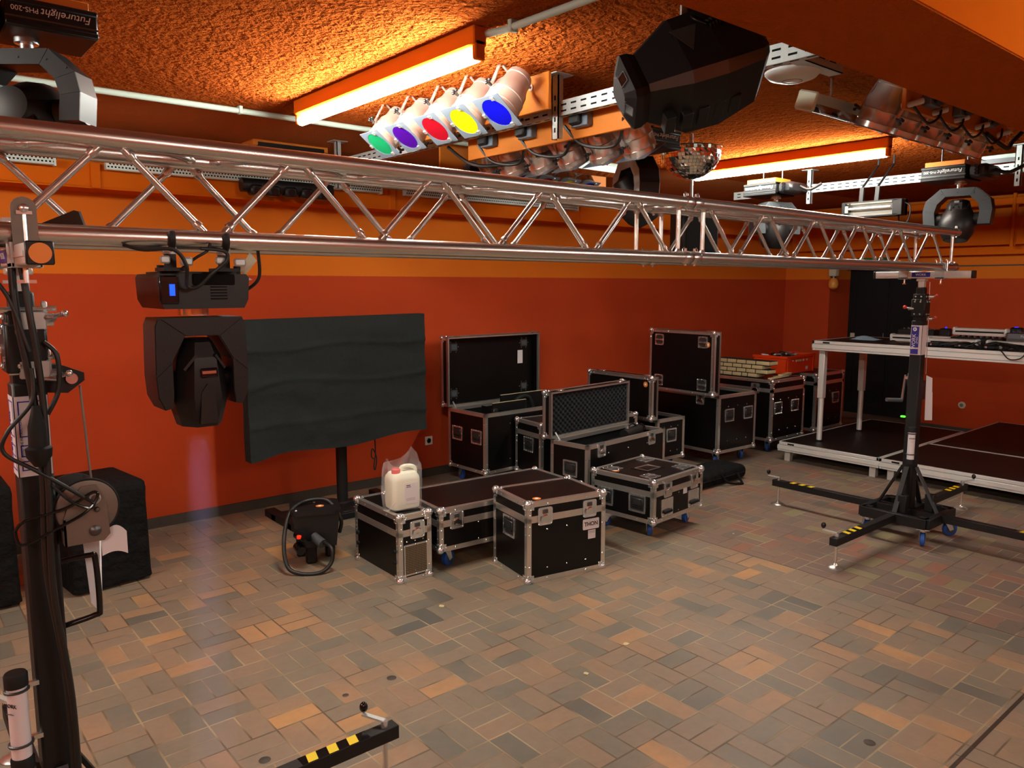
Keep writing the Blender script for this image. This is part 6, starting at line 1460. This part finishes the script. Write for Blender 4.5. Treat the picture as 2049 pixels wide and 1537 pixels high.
bar_lamp('silver lamp bar at the left of the gear table next to the blue cloth', 7.75, 3.12, 0.55, 0)
bar_lamp('silver lamp bar at the right of the gear table before the media player', 7.46, 2.22, 0.46, 0)
bar_lamp('silver lamp bar in the middle of the gear table before the black controller', 7.46, 2.74, 0.40, 0)
bar_lamp('silver lamp bar lying on top of the black controller on the gear table', 7.72, 2.61, 0.42, 0.0895)
def gear(name, label, cat, x, y, z, L, d, h, m, extra=None):
    t = thing(name, label, cat, (x, y, TZ + z), R(-90))
    b = MB(); b.bb((-L / 2, -d / 2, 0), (L / 2, d / 2, h), m, 0.006); b.build('housing', t)
    k0 = None
    for i in range(int(L / 0.05)):
        for yy in (-d * 0.2, d * 0.2):
            if k0 is None: k0 = MB().lathe([(0.009, 0), (0.008, 0.014), (0, 0.0145)], 'grey_coat', n=10).build('knob', t); k = k0
            else: k = k0.copy(); COL.objects.link(k); k.parent = t
            k.location = (-L / 2 + 0.03 + 0.05 * i, yy, h)
    return t
gear('mixing_console', 'black mixing console with knobs left of the far stand', 'mixer', 8.0, 3.24, 0, 0.34, 0.24, 0.11, 'black_coat')
gear('light_controller', 'black controller with a blue light right behind the far stand', 'controller', 7.72, 2.61, 0, 0.42, 0.22, 0.075, 'black_plastic')
t = gear('media_player', 'grey deck player with a faint maker name at the right end of the table', 'media player', 7.78, 2.20, 0.0, 0.36, 0.28, 0.13, 'dark_steel')
b = MB(frame((0, -0.1405, 0.103), (1, 0, 0), (0, 0, 1), (0, -1, 0))); b.box((0, 0, 0.001), (0.33, 0.045, 0.003), 'grey_card', 0.001); fp = b.build('front_plate', t)
text('Pioneer', 0.03, 'label_white', frame((-0.02, -0.1435, 0.101), (1, 0, 0), (0, 0, 1), (0, -1, 0)), 'lettering', fp)
b = MB(frame((0.09, -0.1435, 0.101), (1, 0, 0), (0, 0, 1), (0, -1, 0))); b.ring([(0.016 * math.cos(2 * PI * i / 16), 0.016 * math.sin(2 * PI * i / 16)) for i in range(16)], [(0.011 * math.cos(2 * PI * i / 16), 0.011 * math.sin(2 * PI * i / 16)) for i in range(16)], 0.0008, 'label_white'); b.build('emblem', fp)
t = thing('pin_spot', 'small black lamp with a glowing blue point beside the far stand', 'lamp', (7.75, 3.04, TZ)); t.location.x = 7.98; t.location.y = 3.0
b = MB(); b.bb((-0.04, -0.05, 0), (0.04, 0.05, 0.13), 'black_plastic', 0.012); b.build('housing', t); b = MB(); b.sph((-0.0, 0.0, 0.137), 0.009, 'led_blue', 10); b.build('indicator', t)
t = thing('pin_spot', 'small black lamp with a glowing blue point at the right end of the table', 'lamp', (8.05, 2.42, TZ))
b = MB(); b.bb((-0.04, -0.05, 0), (0.04, 0.05, 0.16), 'black_plastic', 0.012); b.build('housing', t); b = MB(); b.box((-0.03, 0.0, 0.163), (0.008, 0.03, 0.005), 'led_blue'); b.build('indicator', t)
b = MB(); b.lathe([(0, 0), (0.03, 0), (0.045, 0.03), (0.045, 0.05), (0.03, 0.055), (0, 0.05)], 'white_plastic', n=16); tag(b.build('cable_spool', loc=(7.45, 2.95, TZ)), 'small white spool on the gear table right of the far stand', 'spool')
for nm, lab, pts in (('left', 'thin black cable tangle on the gear table left of the far stand', [(7.35, 3.35), (7.4, 3.2), (7.3, 3.1), (7.45, 3.0), (7.36, 2.95), (7.5, 3.1)]),
                     ('mid', 'thin black cable tangle in the middle of the gear table', [(7.3, 2.85), (7.4, 2.7), (7.28, 2.6), (7.42, 2.5), (7.3, 2.45), (7.38, 2.6), (7.33, 2.8)]),
                     ('right', 'thick black cable tangle at the right end of the gear table', [(7.3, 2.5), (7.42, 2.35), (7.28, 2.25), (7.4, 2.15), (7.3, 2.05), (7.36, 2.3), (7.45, 2.0)])):
    b = MB()
    for q in range(3 if nm != 'left' else 1): b.path(spline([(x + random.uniform(-0.03, 0.03), y + random.uniform(-0.05, 0.05), TZ + 0.008 + random.uniform(0, 0.06) * (i % 2)) for i, (x, y) in enumerate(pts)], 6), 0.006, 'cable', 6)
    if nm == 'right': b.path(spline([(7.22, 2.3, TZ + 0.008), (7.18, 2.26, TZ), (7.175, 2.2, TZ - 0.06), (7.175, 2.12, TZ - 0.05), (7.19, 2.08, TZ + 0.008)], 6), 0.005, 'cable', 6)
    tag(b.build('cable_tangle'), lab, 'cable')
for i, (x, y, L) in enumerate(((7.35, 2.86, 0.12), (7.34, 2.62, 0.1), (7.36, 2.42, 0.14))):
    b = MB(); b.bb((-0.05, -L / 2, 0), (0.05, L / 2, 0.032), 'black_plastic', 0.008); b.tube((-0.052, 0, 0.018), (-0.055, 0, 0.018), 0.01, 'steel', 10)
    tag(b.build('power_adapter', loc=(x, y, TZ)), ['black power adapter on the table edge nearest the far stand', 'black power adapter in the middle of the table edge', 'black power adapter on the table edge among thick cables'][i], 'power adapter', None)
